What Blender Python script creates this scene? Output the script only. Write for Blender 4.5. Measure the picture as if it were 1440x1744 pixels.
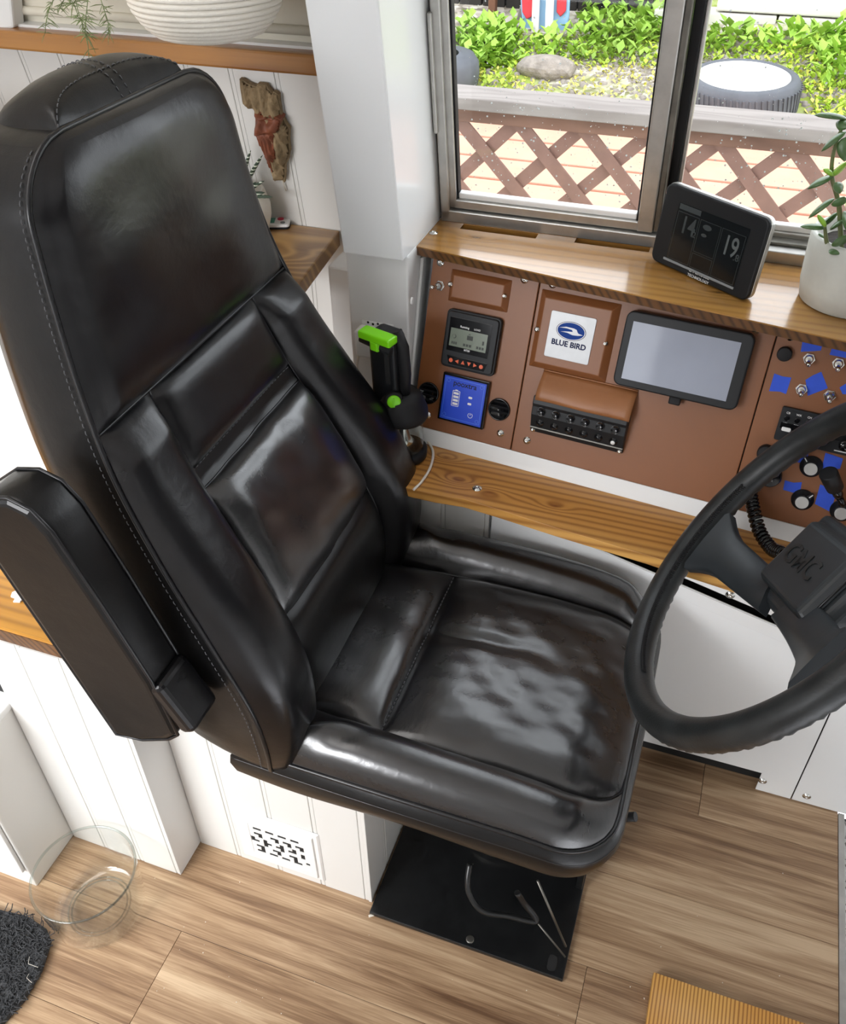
import bpy, bmesh, math, random
import numpy as np
from mathutils import Vector, Matrix

random.seed(7)
for o in list(bpy.data.objects):
    bpy.data.objects.remove(o, do_unlink=True)
scene = bpy.context.scene
COL = scene.collection

# ------------------------------------------------------------------ camera
FPX = 1514.0
PITCH, ROLL, YAW = .6952, -.011, -.3475
CAM = np.array([0., 0., 1.6])
_f = np.array([math.sin(YAW) * math.cos(PITCH), math.cos(YAW) * math.cos(PITCH), -math.sin(PITCH)])
_r = np.array([math.cos(YAW), -math.sin(YAW), 0.])
_u = np.cross(_r, _f)
_r, _u = math.cos(ROLL) * _r + math.sin(ROLL) * _u, -math.sin(ROLL) * _r + math.cos(ROLL) * _u
cam = bpy.data.cameras.new('camera')
camo = bpy.data.objects.new('camera', cam)
COL.objects.link(camo)
cam.sensor_fit = 'HORIZONTAL'
cam.sensor_width = 36.
cam.lens = 36. * FPX / 1440.
cam.clip_start = .02
Mx = Matrix(((_r[0], _u[0], -_f[0], CAM[0]), (_r[1], _u[1], -_f[1], CAM[1]), (_r[2], _u[2], -_f[2], CAM[2]), (0, 0, 0, 1)))
camo.matrix_world = Mx
scene.camera = camo

# ------------------------------------------------------------------ light
world = bpy.data.worlds.new('overcast_sky')
scene.world = world
world.use_nodes = True
wn = world.node_tree
wn.nodes['Background'].inputs[0].default_value = (.92, .94, 1., 1)
wn.nodes['Background'].inputs[1].default_value = 4.2

def area(name, loc, target, sx, sy, power, color=(1, 1, 1)):
    l = bpy.data.lights.new(name, 'AREA')
    l.shape = 'RECTANGLE'; l.size = sx; l.size_y = sy; l.energy = power; l.color = color
    o = bpy.data.objects.new(name, l); COL.objects.link(o)
    o.location = loc
    d = Vector(target) - Vector(loc)
    o.rotation_euler = d.to_track_quat('-Z', 'Y').to_euler()
    return o
# daylight entering by the right-hand saloon windows
sal = area('saloon_daylight', (-1.65, -1.0, 1.40), (-1.30, .8, .15), 1.5, .7, 18, (.98, .985, 1))
sal.data.spread = math.radians(72)
# unseen fill lamp added below the ceiling to brighten the cabin
area('ceiling_fill_lamp', (-1.0, .3, 1.97), (-1.0, .31, 0), .35, 1.0, 4, (1, .98, .96))
vs = scene.view_settings
vs.view_transform = 'Standard'
vs.look = 'None'
vs.exposure = -.05
vs.gamma = 1.
vs.use_curve_mapping = False

# ------------------------------------------------------------------ rays of the calibrated view -> points in the room
def ray(px, py):
    return _r * ((px - 720) / FPX) - _u * ((py - 872) / FPX) + _f
def hit(px, py, n, d):
    v = ray(px, py); n = np.array(n, float)
    return CAM + (d - n @ CAM) / (n @ v) * v
def Zp(px, py, z=0.): return hit(px, py, (0, 0, 1), z)
def Yp(px, py, y): return hit(px, py, (0, 1, 0), y)
def Xp(px, py, x): return hit(px, py, (1, 0, 0), x)

def nrm(v):
    v = np.array(v, float); return v / np.linalg.norm(v)

class Frame:
    """flat local frame: u right, v up, n outwards"""
    def __init__(s, O, U, V):
        s.O = np.array(O, float); s.U = nrm(U); s.V = np.array(V, float)
        s.V = nrm(s.V - s.U * (s.V @ s.U)); s.N = np.cross(s.U, s.V)
    def w(s, u, v, n=0.):
        return s.O + s.U * u + s.V * v + s.N * n
    def px(s, x, y, n=0.):
        P = hit(x, y, s.N, s.N @ s.O + n) - s.O
        return np.array([P @ s.U, P @ s.V])
    def quad(s, pts, n=0.):
        q = [s.px(x, y, n) for x, y in pts]          # TL TR BR BL
        return (q[0][0] + q[3][0]) / 2, (q[1][0] + q[2][0]) / 2, (q[2][1] + q[3][1]) / 2, (q[0][1] + q[1][1]) / 2
    def sub(s, u, v, n=0., rot=0.):
        c, k = math.cos(rot), math.sin(rot)
        return Frame(s.w(u, v, n), s.U * c + s.V * k, s.V * c - s.U * k)
WORLD = Frame((0, 0, 0), (1, 0, 0), (0, 1, 0))

# ------------------------------------------------------------------ objects
def tag(o, label=None, cat=None, group=None, kind=None):
    if label: o['label'] = label
    if cat: o['category'] = cat
    if group: o['group'] = group
    if kind: o['kind'] = kind
    return o
def wloc(p):
    L = np.zeros(3)
    while p is not None:
        L = L + np.array(p.location); p = p.parent
    return L
def empty(name, loc, label, cat, group=None):
    o = bpy.data.objects.new(name, None); COL.objects.link(o)
    o.location = [float(a) for a in loc]; o.empty_display_size = .05
    return tag(o, label, cat, group)
def struct_empty(name, loc):
    o = bpy.data.objects.new(name, None); COL.objects.link(o)
    o.location = [float(a) for a in loc]; o['kind'] = 'structure'
    return o

class MB:
    def __init__(s): s.v = []; s.f = []; s.sm = []
    def add(s, vs, fs, smooth=False):
        b = len(s.v); s.v += [tuple(float(c) for c in p) for p in vs]
        s.f += [tuple(i + b for i in f) for f in fs]; s.sm += [smooth] * len(fs)
        return s
    def box(s, F, u0, u1, v0, v1, n0, n1):
        P = [F.w(u, v, n) for n in (n0, n1) for v in (v0, v1) for u in (u0, u1)]
        return s.add(P, [(0, 2, 3, 1), (4, 5, 7, 6), (0, 1, 5, 4), (2, 6, 7, 3), (0, 4, 6, 2), (1, 3, 7, 5)])
    def aabb(s, x0, x1, y0, y1, z0, z1): return s.box(WORLD, x0, x1, y0, y1, z0, z1)
    def frustum(s, F, r0, r1, n0, n1):
        (a, b, c, d), (e, g, h, k) = r0, r1
        P = [F.w(a, c, n0), F.w(b, c, n0), F.w(b, d, n0), F.w(a, d, n0), F.w(e, h, n1), F.w(g, h, n1), F.w(g, k, n1), F.w(e, k, n1)]
        return s.add(P, [(3, 2, 1, 0), (4, 5, 6, 7), (0, 1, 5, 4), (1, 2, 6, 5), (2, 3, 7, 6), (3, 0, 4, 7)])
    def prism(s, F, poly, n0, n1, smooth=False):
        k = len(poly)
        if sum(poly[i][0] * poly[(i + 1) % k][1] - poly[(i + 1) % k][0] * poly[i][1] for i in range(k)) < 0: poly = poly[::-1]
        P = [F.w(a, b, n0) for a, b in poly] + [F.w(a, b, n1) for a, b in poly]
        s.add(P, [tuple(range(k - 1, -1, -1)), tuple(range(k, 2 * k))])
        base = len(s.v) - 2 * k
        for i in range(k):
            j = (i + 1) % k
            s.f.append((base + i, base + j, base + k + j, base + k + i)); s.sm.append(smooth)
        return s
    def ring(s, F, outer, inner, n0, n1):
        k = len(outer)
        P = [F.w(a, b, n) for n in (n0, n1) for L in (outer, inner) for a, b in L]
        o0, i0, o1, i1 = 0, k, 2 * k, 3 * k; fs = []
        for i in range(k):
            j = (i + 1) % k
            fs += [(o1 + i, o1 + j, i1 + j, i1 + i), (o0 + j, o0 + i, i0 + i, i0 + j), (o0 + i, o0 + j, o1 + j, o1 + i), (i0 + j, i0 + i, i1 + i, i1 + j)]
        return s.add(P, fs)
    def lathe(s, F, prof, n=32, cap=True, ang=2 * math.pi, closed=True):
        """prof: list of (radius, height along n)"""
        P = []
        for r, h in prof:
            for i in range(n):
                a = ang * i / n
                P.append(F.w(r * math.cos(a), r * math.sin(a), h))
        fs = []
        for k in range(len(prof) - 1):
            for i in range(n):
                j = (i + 1) % n
                fs.append((k * n + i, k * n + j, (k + 1) * n + j, (k + 1) * n + i))
        s.add(P, fs, True)
        if cap:
            b = len(s.v) - len(P)
            if prof[0][0] > 1e-6: s.f.append(tuple(b + i for i in range(n - 1, -1, -1))); s.sm.append(False)
            if prof[-1][0] > 1e-6: s.f.append(tuple(b + (len(prof) - 1) * n + i for i in range(n))); s.sm.append(False)
        return s
    def tube(s, pts, r, n=8, closed=False, caps=True, ry=None):
        pts = [np.array(p, float) for p in pts]; K = len(pts)
        rs = r if isinstance(r, (list, tuple, np.ndarray)) else [r] * K
        T = []
        for i in range(K):
            a = pts[(i - 1) % K] if (closed or i > 0) else pts[i]
            b = pts[(i + 1) % K] if (closed or i < K - 1) else pts[i]
            T.append(nrm(b - a))
        up = np.array([0, 0, 1.]) if abs(T[0][2]) < .9 else np.array([1., 0, 0])
        A = nrm(np.cross(T[0], up)); P = []
        for i in range(K):
            A = nrm(A - T[i] * (A @ T[i])); B = np.cross(T[i], A)
            for k in range(n):
                t = 2 * math.pi * k / n
                P.append(pts[i] + rs[i] * (A * math.cos(t) + B * math.sin(t) * (ry or 1)))
        fs = []
        for i in range(K if closed else K - 1):
            j = (i + 1) % K
            for k in range(n):
                l = (k + 1) % n
                fs.append((i * n + k, i * n + l, j * n + l, j * n + k))
        s.add(P, fs, True)
        if caps and not closed:
            b = len(s.v) - len(P)
            s.f.append(tuple(b + k for k in range(n - 1, -1, -1))); s.sm.append(False)
            s.f.append(tuple(b + (K - 1) * n + k for k in range(n))); s.sm.append(False)
        return s
    def grid(s, G, smooth=True, flip=False):
        """G array [r][c][3]"""
        R, Cc = len(G), len(G[0])
        fs = []
        for i in range(R - 1):
            for j in range(Cc - 1):
                q = (i * Cc + j, i * Cc + j + 1, (i + 1) * Cc + j + 1, (i + 1) * Cc + j)
                fs.append(q[::-1] if flip else q)
        return s.add([p for row in G for p in row], fs, smooth)
    def build(s, name, mat, parent=None, bevel=0., seg=2, angle=35, fix=True, solid=0.):
        me = bpy.data.meshes.new(name)
        off = wloc(parent) if parent is not None else (np.mean(np.array(s.v), 0) * [1, 1, 0] + [0, 0, min(p[2] for p in s.v)])
        me.from_pydata([tuple(np.array(p) - off) for p in s.v], [], s.f)
        me.polygons.foreach_set('use_smooth', s.sm)
        if fix:
            bm = bmesh.new(); bm.from_mesh(me); bmesh.ops.recalc_face_normals(bm, faces=bm.faces); bm.to_mesh(me); bm.free()
        me.update()
        o = bpy.data.objects.new(name, me); COL.objects.link(o)
        if parent is not None: o.parent = parent
        else: o.location = [float(a) for a in off]
        if mat is not None: me.materials.append(mat)
        if solid:
            m = o.modifiers.new('thickness', 'SOLIDIFY'); m.thickness = solid; m.offset = -1
        if bevel:
            m = o.modifiers.new('bevel', 'BEVEL'); m.width = bevel; m.segments = seg; m.limit_method = 'ANGLE'; m.angle_limit = math.radians(angle)
            m.harden_normals = False
        return o

def rrect(a, b, c, d, r, k=5):
    r = min(r, (b - a) / 2 - 1e-5, (d - c) / 2 - 1e-5)
    out = []
    for cx, cy, t0 in ((b - r, c + r, -90), (b - r, d - r, 0), (a + r, d - r, 90), (a + r, c + r, 180)):
        for i in range(k + 1):
            t = math.radians(t0 + 90 * i / k); out.append((cx + r * math.cos(t), cy + r * math.sin(t)))
    return out
def circle(cx, cy, r, k=24, ry=None):
    return [(cx + r * math.cos(2 * math.pi * i / k), cy + (ry or r) * math.sin(2 * math.pi * i / k)) for i in range(k)]
def smooth_path(P, n=8):
    P = [np.array(p, float) for p in P]; Q = [2 * P[0] - P[1]] + P + [2 * P[-1] - P[-2]]; out = []
    for i in range(1, len(Q) - 2):
        a, b, c, d = Q[i - 1:i + 3]
        for k in range(n):
            t = k / n
            out.append(.5 * ((2 * b) + (c - a) * t + (2 * a - 5 * b + 4 * c - d) * t * t + (3 * b - a - 3 * c + d) * t ** 3))
    out.append(P[-1]); return out
def copy_part(o, parent, loc):
    c = o.copy(); COL.objects.link(c); c.parent = parent; c.location = loc; return c
def text(name, body, F, u, v, n, size, mat, parent, depth=.0003, align='CENTER', xs=1., bold=.012):
    cu = bpy.data.curves.new('t', 'FONT'); cu.body = body; cu.size = size; cu.align_x = align; cu.align_y = 'CENTER'; cu.extrude = depth; cu.offset = bold * size
    cu.resolution_u = 3
    t = bpy.data.objects.new('t', cu); COL.objects.link(t)
    dg = bpy.context.evaluated_depsgraph_get(); dg.update()
    me = bpy.data.meshes.new_from_object(t.evaluated_get(dg))
    bpy.data.objects.remove(t); bpy.data.curves.remove(cu)
    off = wloc(parent)
    for vv in me.vertices:
        vv.co = Vector(F.w(u + vv.co.x * xs, v + vv.co.y, n + vv.co.z) - off)
    me.name = name
    o = bpy.data.objects.new(name, me); COL.objects.link(o); o.parent = parent
    me.materials.clear(); me.materials.append(mat)
    return o
# ------------------------------------------------------------------ materials
def lin(h):
    h = h.lstrip('#'); c = [int(h[i:i + 2], 16) / 255 for i in (0, 2, 4)]
    return tuple(x / 12.92 if x <= .04045 else ((x + .055) / 1.055) ** 2.4 for x in c)
class NT:
    def __init__(s, name):
        s.m = bpy.data.materials.new(name); s.m.use_nodes = True; s.t = s.m.node_tree; s.b = s.t.nodes['Principled BSDF']
    def n(s, typ, ins=None, **kw):
        x = s.t.nodes.new(typ)
        for k, v in kw.items(): setattr(x, k, v)
        for k, v in (ins or {}).items():
            i = x.inputs[k]
            if hasattr(v, 'is_output'): s.t.links.new(v, i)
            else: i.default_value = v
        return x
    def math(s, op, a, b=0., c=None):
        ins = {0: a, 1: b}
        if c is not None: ins[2] = c
        return s.n('ShaderNodeMath', ins, operation=op).outputs[0]
    def link(s, a, b): s.t.links.new(a, b)
    def set(s, **kw):
        for k, v in kw.items():
            i = s.b.inputs[k.replace('_', ' ')]
            if hasattr(v, 'is_output'): s.link(v, i)
            else: i.default_value = (v + (1,)) if isinstance(v, tuple) and len(v) == 3 else v
    def ramp(s, fac, stops):
        r = s.n('ShaderNodeValToRGB', {0: fac}); e = r.color_ramp.elements
        while len(e) < len(stops): e.new(.5)
        for el, (p, c) in zip(e, stops): el.position = p; el.color = c + (1,) if len(c) == 3 else c
        return r.outputs[0]
    def co(s, scale=(1, 1, 1), kind='Object', loc=(0, 0, 0), rot=(0, 0, 0)):
        t = s.n('ShaderNodeTexCoord')
        return s.n('ShaderNodeMapping', {'Vector': t.outputs[kind], 'Scale': scale, 'Location': loc, 'Rotation': rot}).outputs[0]
    def noise(s, v, scale, detail=3, rough=.55, dist=0.):
        return s.n('ShaderNodeTexNoise', {'Vector': v, 'Scale': scale, 'Detail': detail, 'Roughness': rough, 'Distortion': dist}).outputs[0]
    def bump(s, h, strength, dist=.01, prev=None):
        ins = {'Height': h, 'Strength': strength, 'Distance': dist}
        if prev is not None: ins['Normal'] = prev
        return s.n('ShaderNodeBump', ins).outputs[0]
def mat(name, col, rough=.5, metal=0., var=.0, nscale=8., bump=0., bscale=200., bdist=.002, coat=0., spec=.5):
    t = NT(name); c = lin(col) if isinstance(col, str) else col
    if var:
        n = t.noise(t.co(), nscale, 4)
        t.set(Base_Color=t.ramp(n, [(.3, tuple(x * (1 - var) for x in c)), (.7, tuple(min(1, x * (1 + var)) for x in c))]))
    else: t.set(Base_Color=c)
    t.set(Roughness=rough, Metallic=metal)
    t.b.inputs['Specular IOR Level'].default_value = spec
    if coat: t.b.inputs['Coat Weight'].default_value = coat; t.b.inputs['Coat Roughness'].default_value = .08
    if bump:
        t.set(Normal=t.bump(t.noise(t.co(), bscale, 3), bump, bdist))
    return t.m
def wood(name, light, mid, dark, axis='x', freq=90., knots=(), rough=.38, amp=3.5, coat=.25, sharp=.55, rnd=False, stretch=.9):
    """softwood: growth-ring lines along an axis, bending round knots (object space)"""
    t = NT(name)
    tc = t.n('ShaderNodeTexCoord').outputs['Object']
    if rnd:
        r = t.n('ShaderNodeObjectInfo').outputs['Random']
        tc = t.n('ShaderNodeVectorMath', {0: tc, 1: t.n('ShaderNodeCombineXYZ', {0: t.math('MULTIPLY', r, 37.), 1: t.math('MULTIPLY', r, 11.), 2: t.math('MULTIPLY', r, 5.)}).outputs[0]}, operation='ADD').outputs[0]
    sp = t.n('ShaderNodeSeparateXYZ', {0: tc})
    X, Y, Z = sp.outputs
    L, W = (X, Y) if axis == 'x' else (Y, X)
    cross = t.math('ADD', W, t.math('MULTIPLY', Z, .8))
    low = t.n('ShaderNodeCombineXYZ', {0: t.math('MULTIPLY', L, stretch), 1: t.math('MULTIPLY', cross, 5.), 2: Z}).outputs[0]
    n1 = t.noise(low, 2.2, 2, .5)
    ph = t.math('ADD', t.math('MULTIPLY', cross, freq), t.math('MULTIPLY', n1, amp * 6))
    kd = None
    for kx, ky, a, sx, sy in knots:
        dx = t.math('MULTIPLY', t.math('SUBTRACT', L, kx), 1 / sx); dy = t.math('MULTIPLY', t.math('SUBTRACT', W, ky), 1 / sy)
        d2 = t.math('ADD', t.math('MULTIPLY', dx, dx), t.math('MULTIPLY', dy, dy))
        e = t.math('POWER', 2.718, t.math('MULTIPLY', d2, -1.))
        ph = t.math('ADD', ph, t.math('MULTIPLY', e, a))
        kk = t.math('POWER', 2.718, t.math('MULTIPLY', d2, -9.))
        kd = kk if kd is None else t.math('MAXIMUM', kd, kk)
    sn = t.math('MULTIPLY_ADD', t.math('SINE', ph), .5, .5)
    sn = t.math('POWER', sn, 2.2)
    n2 = t.noise(low, 1.1, 3, .6)
    fib = t.noise(t.n('ShaderNodeCombineXYZ', {0: t.math('MULTIPLY', L, 6.), 1: t.math('MULTIPLY', cross, 260.), 2: t.math('MULTIPLY', Z, 20.)}).outputs[0], 1., 2, .6)
    base = t.ramp(n2, [(.3, lin(mid)), (.68, lin(light))])
    m1 = t.n('ShaderNodeMix', {0: t.math('MULTIPLY', sn, sharp), 6: base, 7: lin(dark) + (1,)}, data_type='RGBA').outputs[2]
    m2 = t.n('ShaderNodeMix', {0: t.math('MULTIPLY', fib, .28), 6: m1, 7: lin(dark) + (1,)}, data_type='RGBA').outputs[2]
    if kd is not None:
        m2 = t.n('ShaderNodeMix', {0: t.math('MULTIPLY', kd, .8), 6: m2, 7: lin(dark) + (1,)}, data_type='RGBA').outputs[2]
    t.set(Base_Color=m2, Roughness=rough)
    t.b.inputs['Coat Weight'].default_value = coat; t.b.inputs['Coat Roughness'].default_value = .12
    t.set(Normal=t.bump(sn, .12, .001))
    return t.m
def leather(name, col, rough=.34, wr=.35, wscale=(9, 9, 9), coat=.35, crough=.24, cior=1.5):
    t = NT(name)
    n1 = t.noise(t.co(wscale), 1., 4, .55, .25)
    n2 = t.noise(t.co(), 45., 3, .6)
    vo = t.n('ShaderNodeTexVoronoi', {'Vector': t.co(), 'Scale': 420.}).outputs[0]
    b = t.bump(n1, wr, .008); b = t.bump(n2, .08, .002, b); b = t.bump(vo, .08, .0005, b)
    t.set(Base_Color=t.ramp(n2, [(.3, tuple(.8 * x for x in col)), (.75, tuple(1.35 * x for x in col))]), Normal=b)
    t.set(Roughness=t.math('MULTIPLY_ADD', t.noise(t.co(), 14., 3), .20, rough - .10))
    t.b.inputs['Specular IOR Level'].default_value = .25
    t.b.inputs['Coat Weight'].default_value = coat; t.b.inputs['Coat Roughness'].default_value = crough
    t.b.inputs['Coat IOR'].default_value = cior
    t.link(b, t.b.inputs['Coat Normal'])
    return t.m
M = {}
M['white'] = mat('white_paint', '#E0E0DE', .38, bump=.03, bscale=60)
M['white_gloss'] = mat('white_gloss_panel', '#EEF0F0', .16, bump=.015, bscale=20)
M['bead'] = mat('beadboard_paint', '#DEDDD9', .42, var=.02, nscale=3)
M['blind'] = mat('beige_blind', '#D9D3C3', .8, var=.03, nscale=4)
M['light_block'] = mat('charcoal_light_block', '#3b3a3a', .9, var=.15, nscale=12)  # for the added sheet that blocks light at the windscreen
M['ceiling'] = mat('ceiling_paint', '#F2F2F0', .6)
M['leather'] = leather('black_leather', (.0034, .0032, .0040), .32, .25, coat=.5)  # faint violet of sky highlights put into the base colour
M['leather_seat'] = leather('creased_black_leather', (.0036, .0033, .0044), .38, .24, (11, 6, 9), coat=1., crough=.26, cior=1.75)  # same sky-highlight violet in the base colour
M['leather_dull'] = leather('dull_black_leather', (.0040, .0039, .0040), .38, .2, coat=.25)
M['piping'] = mat('black_piping', (.008, .008, .009), .3)
M['thread'] = mat('grey_thread', '#5c5d60', .7)
M['black_metal'] = mat('black_painted_steel', (.008, .0085, .009), .32, bump=.15, bscale=60, var=.3, nscale=40)
M['steel'] = mat('brushed_aluminium', '#BDBCB8', .40, .85, var=.12, nscale=30, bump=.05, bscale=120)
M['steel_dark'] = mat('weathered_aluminium', '#77756f', .42, .85, var=.25, nscale=25)
M['chrome'] = mat('bright_screw_steel', '#D8D8D4', .18, 1.)
M['screw_dark'] = mat('screw_recess', (.03, .03, .03), .5)
M['rubber'] = mat('black_rubber', (.009, .009, .010), .6, spec=.3)
M['plastic'] = mat('black_plastic', (.009, .010, .0115), .45, bump=.06, bscale=500, bdist=.0005, spec=.32)
M['plastic_gloss'] = mat('gloss_black_plastic', (.006, .006, .007), .12)
M['wheel'] = mat('worn_grey_black_grip', (.017, .019, .0195), .40, spec=.4, var=.4, nscale=25, bump=.25, bscale=320, bdist=.001)
M['wheel_smooth'] = mat('dark_grey_moulded_plastic', (.022, .026, .029), .38, spec=.4, var=.15, nscale=15, bump=.05, bscale=600, bdist=.0004)
M['column'] = mat('blue_black_column_plastic', (.014, .022, .032), .28)
M['brown'] = mat('brown_dash_vinyl', '#84522F', .42, var=.06, nscale=6, bump=.10, bscale=260, bdist=.0006)
M['brown_leather'] = mat('brown_leather_flap', '#93603A', .45, var=.1, nscale=10, bump=.15, bscale=90)
M['plate'] = mat('brushed_silver_plate', '#A6A7A8', .38, .35, var=.04, nscale=60)
M['navy'] = mat('logo_blue', '#123A86', .6, spec=.2)
M['navy_dark'] = mat('logo_navy', '#141C44', .6, spec=.2)
M['print_white'] = mat('white_print', '#E8E8E6', .5)
M['print_grey'] = mat('grey_print', '#7c7f80', .5)
M['lcd'] = mat('green_grey_lcd', '#6E7768', .25, var=.05)
M['lcd_ink'] = mat('lcd_segment', '#2c3129', .5)
M['lcd_dark'] = mat('dark_lcd', '#15181a', .15)
M['lcd_seg'] = mat('faint_lcd_segment', '#343a3c', .4)
M['lcd_seg2'] = mat('lit_lcd_segment', '#565b5c', .4)
M['orange'] = mat('orange_button', '#E0623A', .4)
M['blue_face'] = mat('blue_monitor_face', '#1744C9', .35)
M['blue_line'] = mat('pale_blue_line', '#4B7BE0', .4)
M['tape'] = mat('blue_masking_tape', '#2B53CF', .65, var=.06, nscale=50, bump=.2, bscale=150)
M['screen'] = mat('sky_tinted_tablet_screen', '#9aa0ae', .07, var=.12, nscale=4)  # grey-blue base stands in for sky reflected in the glass
M['green'] = mat('lime_green_plastic', '#7BD613', .35)
M['white_plastic'] = mat('white_plastic', '#EDEDEB', .35)
M['red_print'] = mat('red_button', '#d8405a', .4)
M['teal_print'] = mat('teal_label', '#3f8f7a', .4)
M['concrete'] = mat('pale_concrete', '#C7C8C0', .75, var=.08, nscale=22, bump=.2, bscale=70)
M['soil'] = mat('dark_soil', '#241c15', .9, var=.4, nscale=60, bump=.6, bscale=90, bdist=.006)
M['jade'] = mat('jade_leaf_green', '#4E6B3F', .3, var=.25, nscale=25)
M['jade_new'] = mat('young_jade_leaf', '#8DBB3F', .3, var=.15, nscale=25)
M['stem'] = mat('green_brown_stem', '#6a7048', .5)
M['fern'] = mat('fern_green', '#7f8f5c', .5, var=.3, nscale=40)
M['rope'] = mat('cream_cotton_rope', '#EEE9DD', .85, bump=.5, bscale=180, bdist=.002)
M['cloth_white'] = mat('white_quilted_cloth', '#F0EFEA', .9, bump=.4, bscale=60, bdist=.006)
M['pot_white'] = mat('white_ceramic', '#E9E5DA', .4, var=.03)
M['driftwood'] = mat('grey_brown_driftwood', '#8a7658', .85, var=.35, nscale=28, bump=.8, bscale=60, bdist=.006)
M['face_wood'] = mat('red_brown_carved_wood', '#7d452d', .6, var=.3, nscale=45, bump=.5, bscale=70, bdist=.004)
M['rug'] = mat('charcoal_wool', '#3a3b3d', .95, var=.4, nscale=60, bump=.8, bscale=120, bdist=.008)
M['rug_hair'] = mat('grey_wool_fibre', '#5a5b5d', .9, var=.3)
M['wood_low'] = wood('varnished_pine', '#D9A85C', '#BE823A', '#7A4416', 'x', 430., [(-.25, .045, 16, .03, .014), (-.29, .10, 14, .028, .012), (-.19, .030, -9, .03, .012), (-.08, .03, 10, .03, .012)], sharp=.62, amp=1.6, stretch=.5)
M['wood_ledge'] = wood('honey_varnished_pine', '#B98A48', '#97682E', '#50300F', 'x', 300., [(-.30, .03, 10, .03, .012), (.1, -.05, 8, .04, .012)], rough=.22, coat=.6, sharp=.28, amp=1.6, stretch=.5)
M['wood_edge'] = wood('dark_wood_edge', '#7b522a', '#5c3a1a', '#2b190b', 'y', 420., sharp=.7, rough=.4, amp=3.)  # darker wood for the front edges of ledge and worktop
M['wood_mid'] = wood('brown_stained_pine', '#8a6238', '#6b4722', '#d0a566', 'x', 190., [(.32, -.02, 22, .10, .05)], sharp=.55, amp=3.)
M['wood_upper'] = wood('upper_shelf_pine', '#B98446', '#9a6630', '#6a3c18', 'x', 160., [(-.55, .0, 14, .05, .03)], sharp=.6, amp=2.)
M['wood_counter'] = wood('golden_counter_pine', '#D59B3C', '#C08428', '#8a5a18', 'x', 330., sharp=.6, amp=1.2)
M['wood_lid'] = wood('scorched_pine', '#F0BE6A', '#DDA04A', '#8a4a1a', 'y', 1050., sharp=.8, amp=2.2, stretch=.15)
def _plank():
    t = NT('vinyl_oak_plank'); r = t.n('ShaderNodeObjectInfo').outputs['Random']
    sp = t.n('ShaderNodeSeparateXYZ', {0: t.n('ShaderNodeTexCoord').outputs['Object']}); X, Y, Z = sp.outputs
    yy = t.math('ADD', Y, t.math('MULTIPLY', r, 7.))
    v1 = t.n('ShaderNodeCombineXYZ', {0: t.math('MULTIPLY', X, 1.3), 1: t.math('MULTIPLY', yy, 26.), 2: t.math('MULTIPLY', r, 9.)}).outputs[0]
    v2 = t.n('ShaderNodeCombineXYZ', {0: t.math('MULTIPLY', X, 9.), 1: t.math('MULTIPLY', yy, 420.), 2: t.math('MULTIPLY', r, 9.)}).outputs[0]
    v3 = t.n('ShaderNodeCombineXYZ', {0: t.math('MULTIPLY', X, .9), 1: t.math('MULTIPLY', yy, 7.), 2: t.math('MULTIPLY', r, 19.)}).outputs[0]
    a = t.noise(v1, 1.6, 5, .62, .6); b = t.noise(v2, 1., 3, .6); c = t.noise(v3, 1.2, 3, .5)
    f = t.math('ADD', t.math('ADD', t.math('MULTIPLY', a, .55), t.math('MULTIPLY', b, .22)), t.math('MULTIPLY', c, .30))
    f = t.math('ADD', f, t.math('MULTIPLY', t.math('SUBTRACT', r, .5), .05))
    t.set(Base_Color=t.ramp(f, [(.38, lin('#674B35')), (.48, lin('#8C6E52')), (.57, lin('#AE9070')), (.68, lin('#CFB493'))]), Roughness=.40, Normal=t.bump(b, .06, .0006))
    return t.m
M['plank'] = _plank()
M['crumb'] = mat('pale_crumb', '#e9e2d4', .8)
M['dark'] = mat('dark_cavity', (.012, .012, .012), .8)  # in slots, gaps and recesses this near-black stands in for shade
M['cord'] = mat('white_cable', '#E6DFD3', .4)
M['grey_wood'] = wood('weathered_grey_board', '#8f8883', '#7d7671', '#5d544f', 'x', 90., rough=.8, coat=0, sharp=.4)
M['fence_brown'] = wood('brown_stained_fence', '#7c5b4b', '#67493a', '#4c3429', 'x', 90., rough=.75, coat=0, sharp=.4)
M['lattice'] = mat('brown_lattice_slat', '#7C5D52', .75, var=.12, nscale=14)
M['salmon'] = mat('salmon_painted_board', '#C9967F', .7, var=.06, nscale=7)
M['salmon_gap'] = mat('orange_board_underlay', '#C2653F', .8)
M['tyre'] = mat('faded_tyre_rubber', '#55585e', .7, var=.15, nscale=9)
M['wheel_disc'] = mat('white_painted_wheel', '#F2F2F0', .4)
M['leaf_a'] = mat('lime_weed_leaf', '#A9C440', .6, var=.25, nscale=3)
M['leaf_b'] = mat('mid_weed_leaf', '#8DB240', .6, var=.25, nscale=3)
M['leaf_c'] = mat('yellow_weed_leaf', '#CFCB5A', .6, var=.2, nscale=3)
M['stone'] = mat('grey_stone', '#8d857c', .85, var=.25, nscale=20, bump=.6, bscale=30, bdist=.02)
M['block'] = mat('pale_concrete_block', '#CFCBC2', .85, var=.08, nscale=6, bump=.3, bscale=40)
M['shed'] = mat('shadow_dark_shed_board', '#2a2521', .85, var=.3, nscale=5)  # shadow on the shed put into the board colour
M['post_brown'] = mat('rust_brown_post', '#6b4632', .7, var=.2, nscale=9)
M['toy_red'] = mat('red_board', '#C93540', .5)
M['toy_blue'] = mat('pale_blue_board', '#8db4d6', .5)
M['toy_white'] = mat('white_batten', '#E4DEDC', .6)
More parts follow.
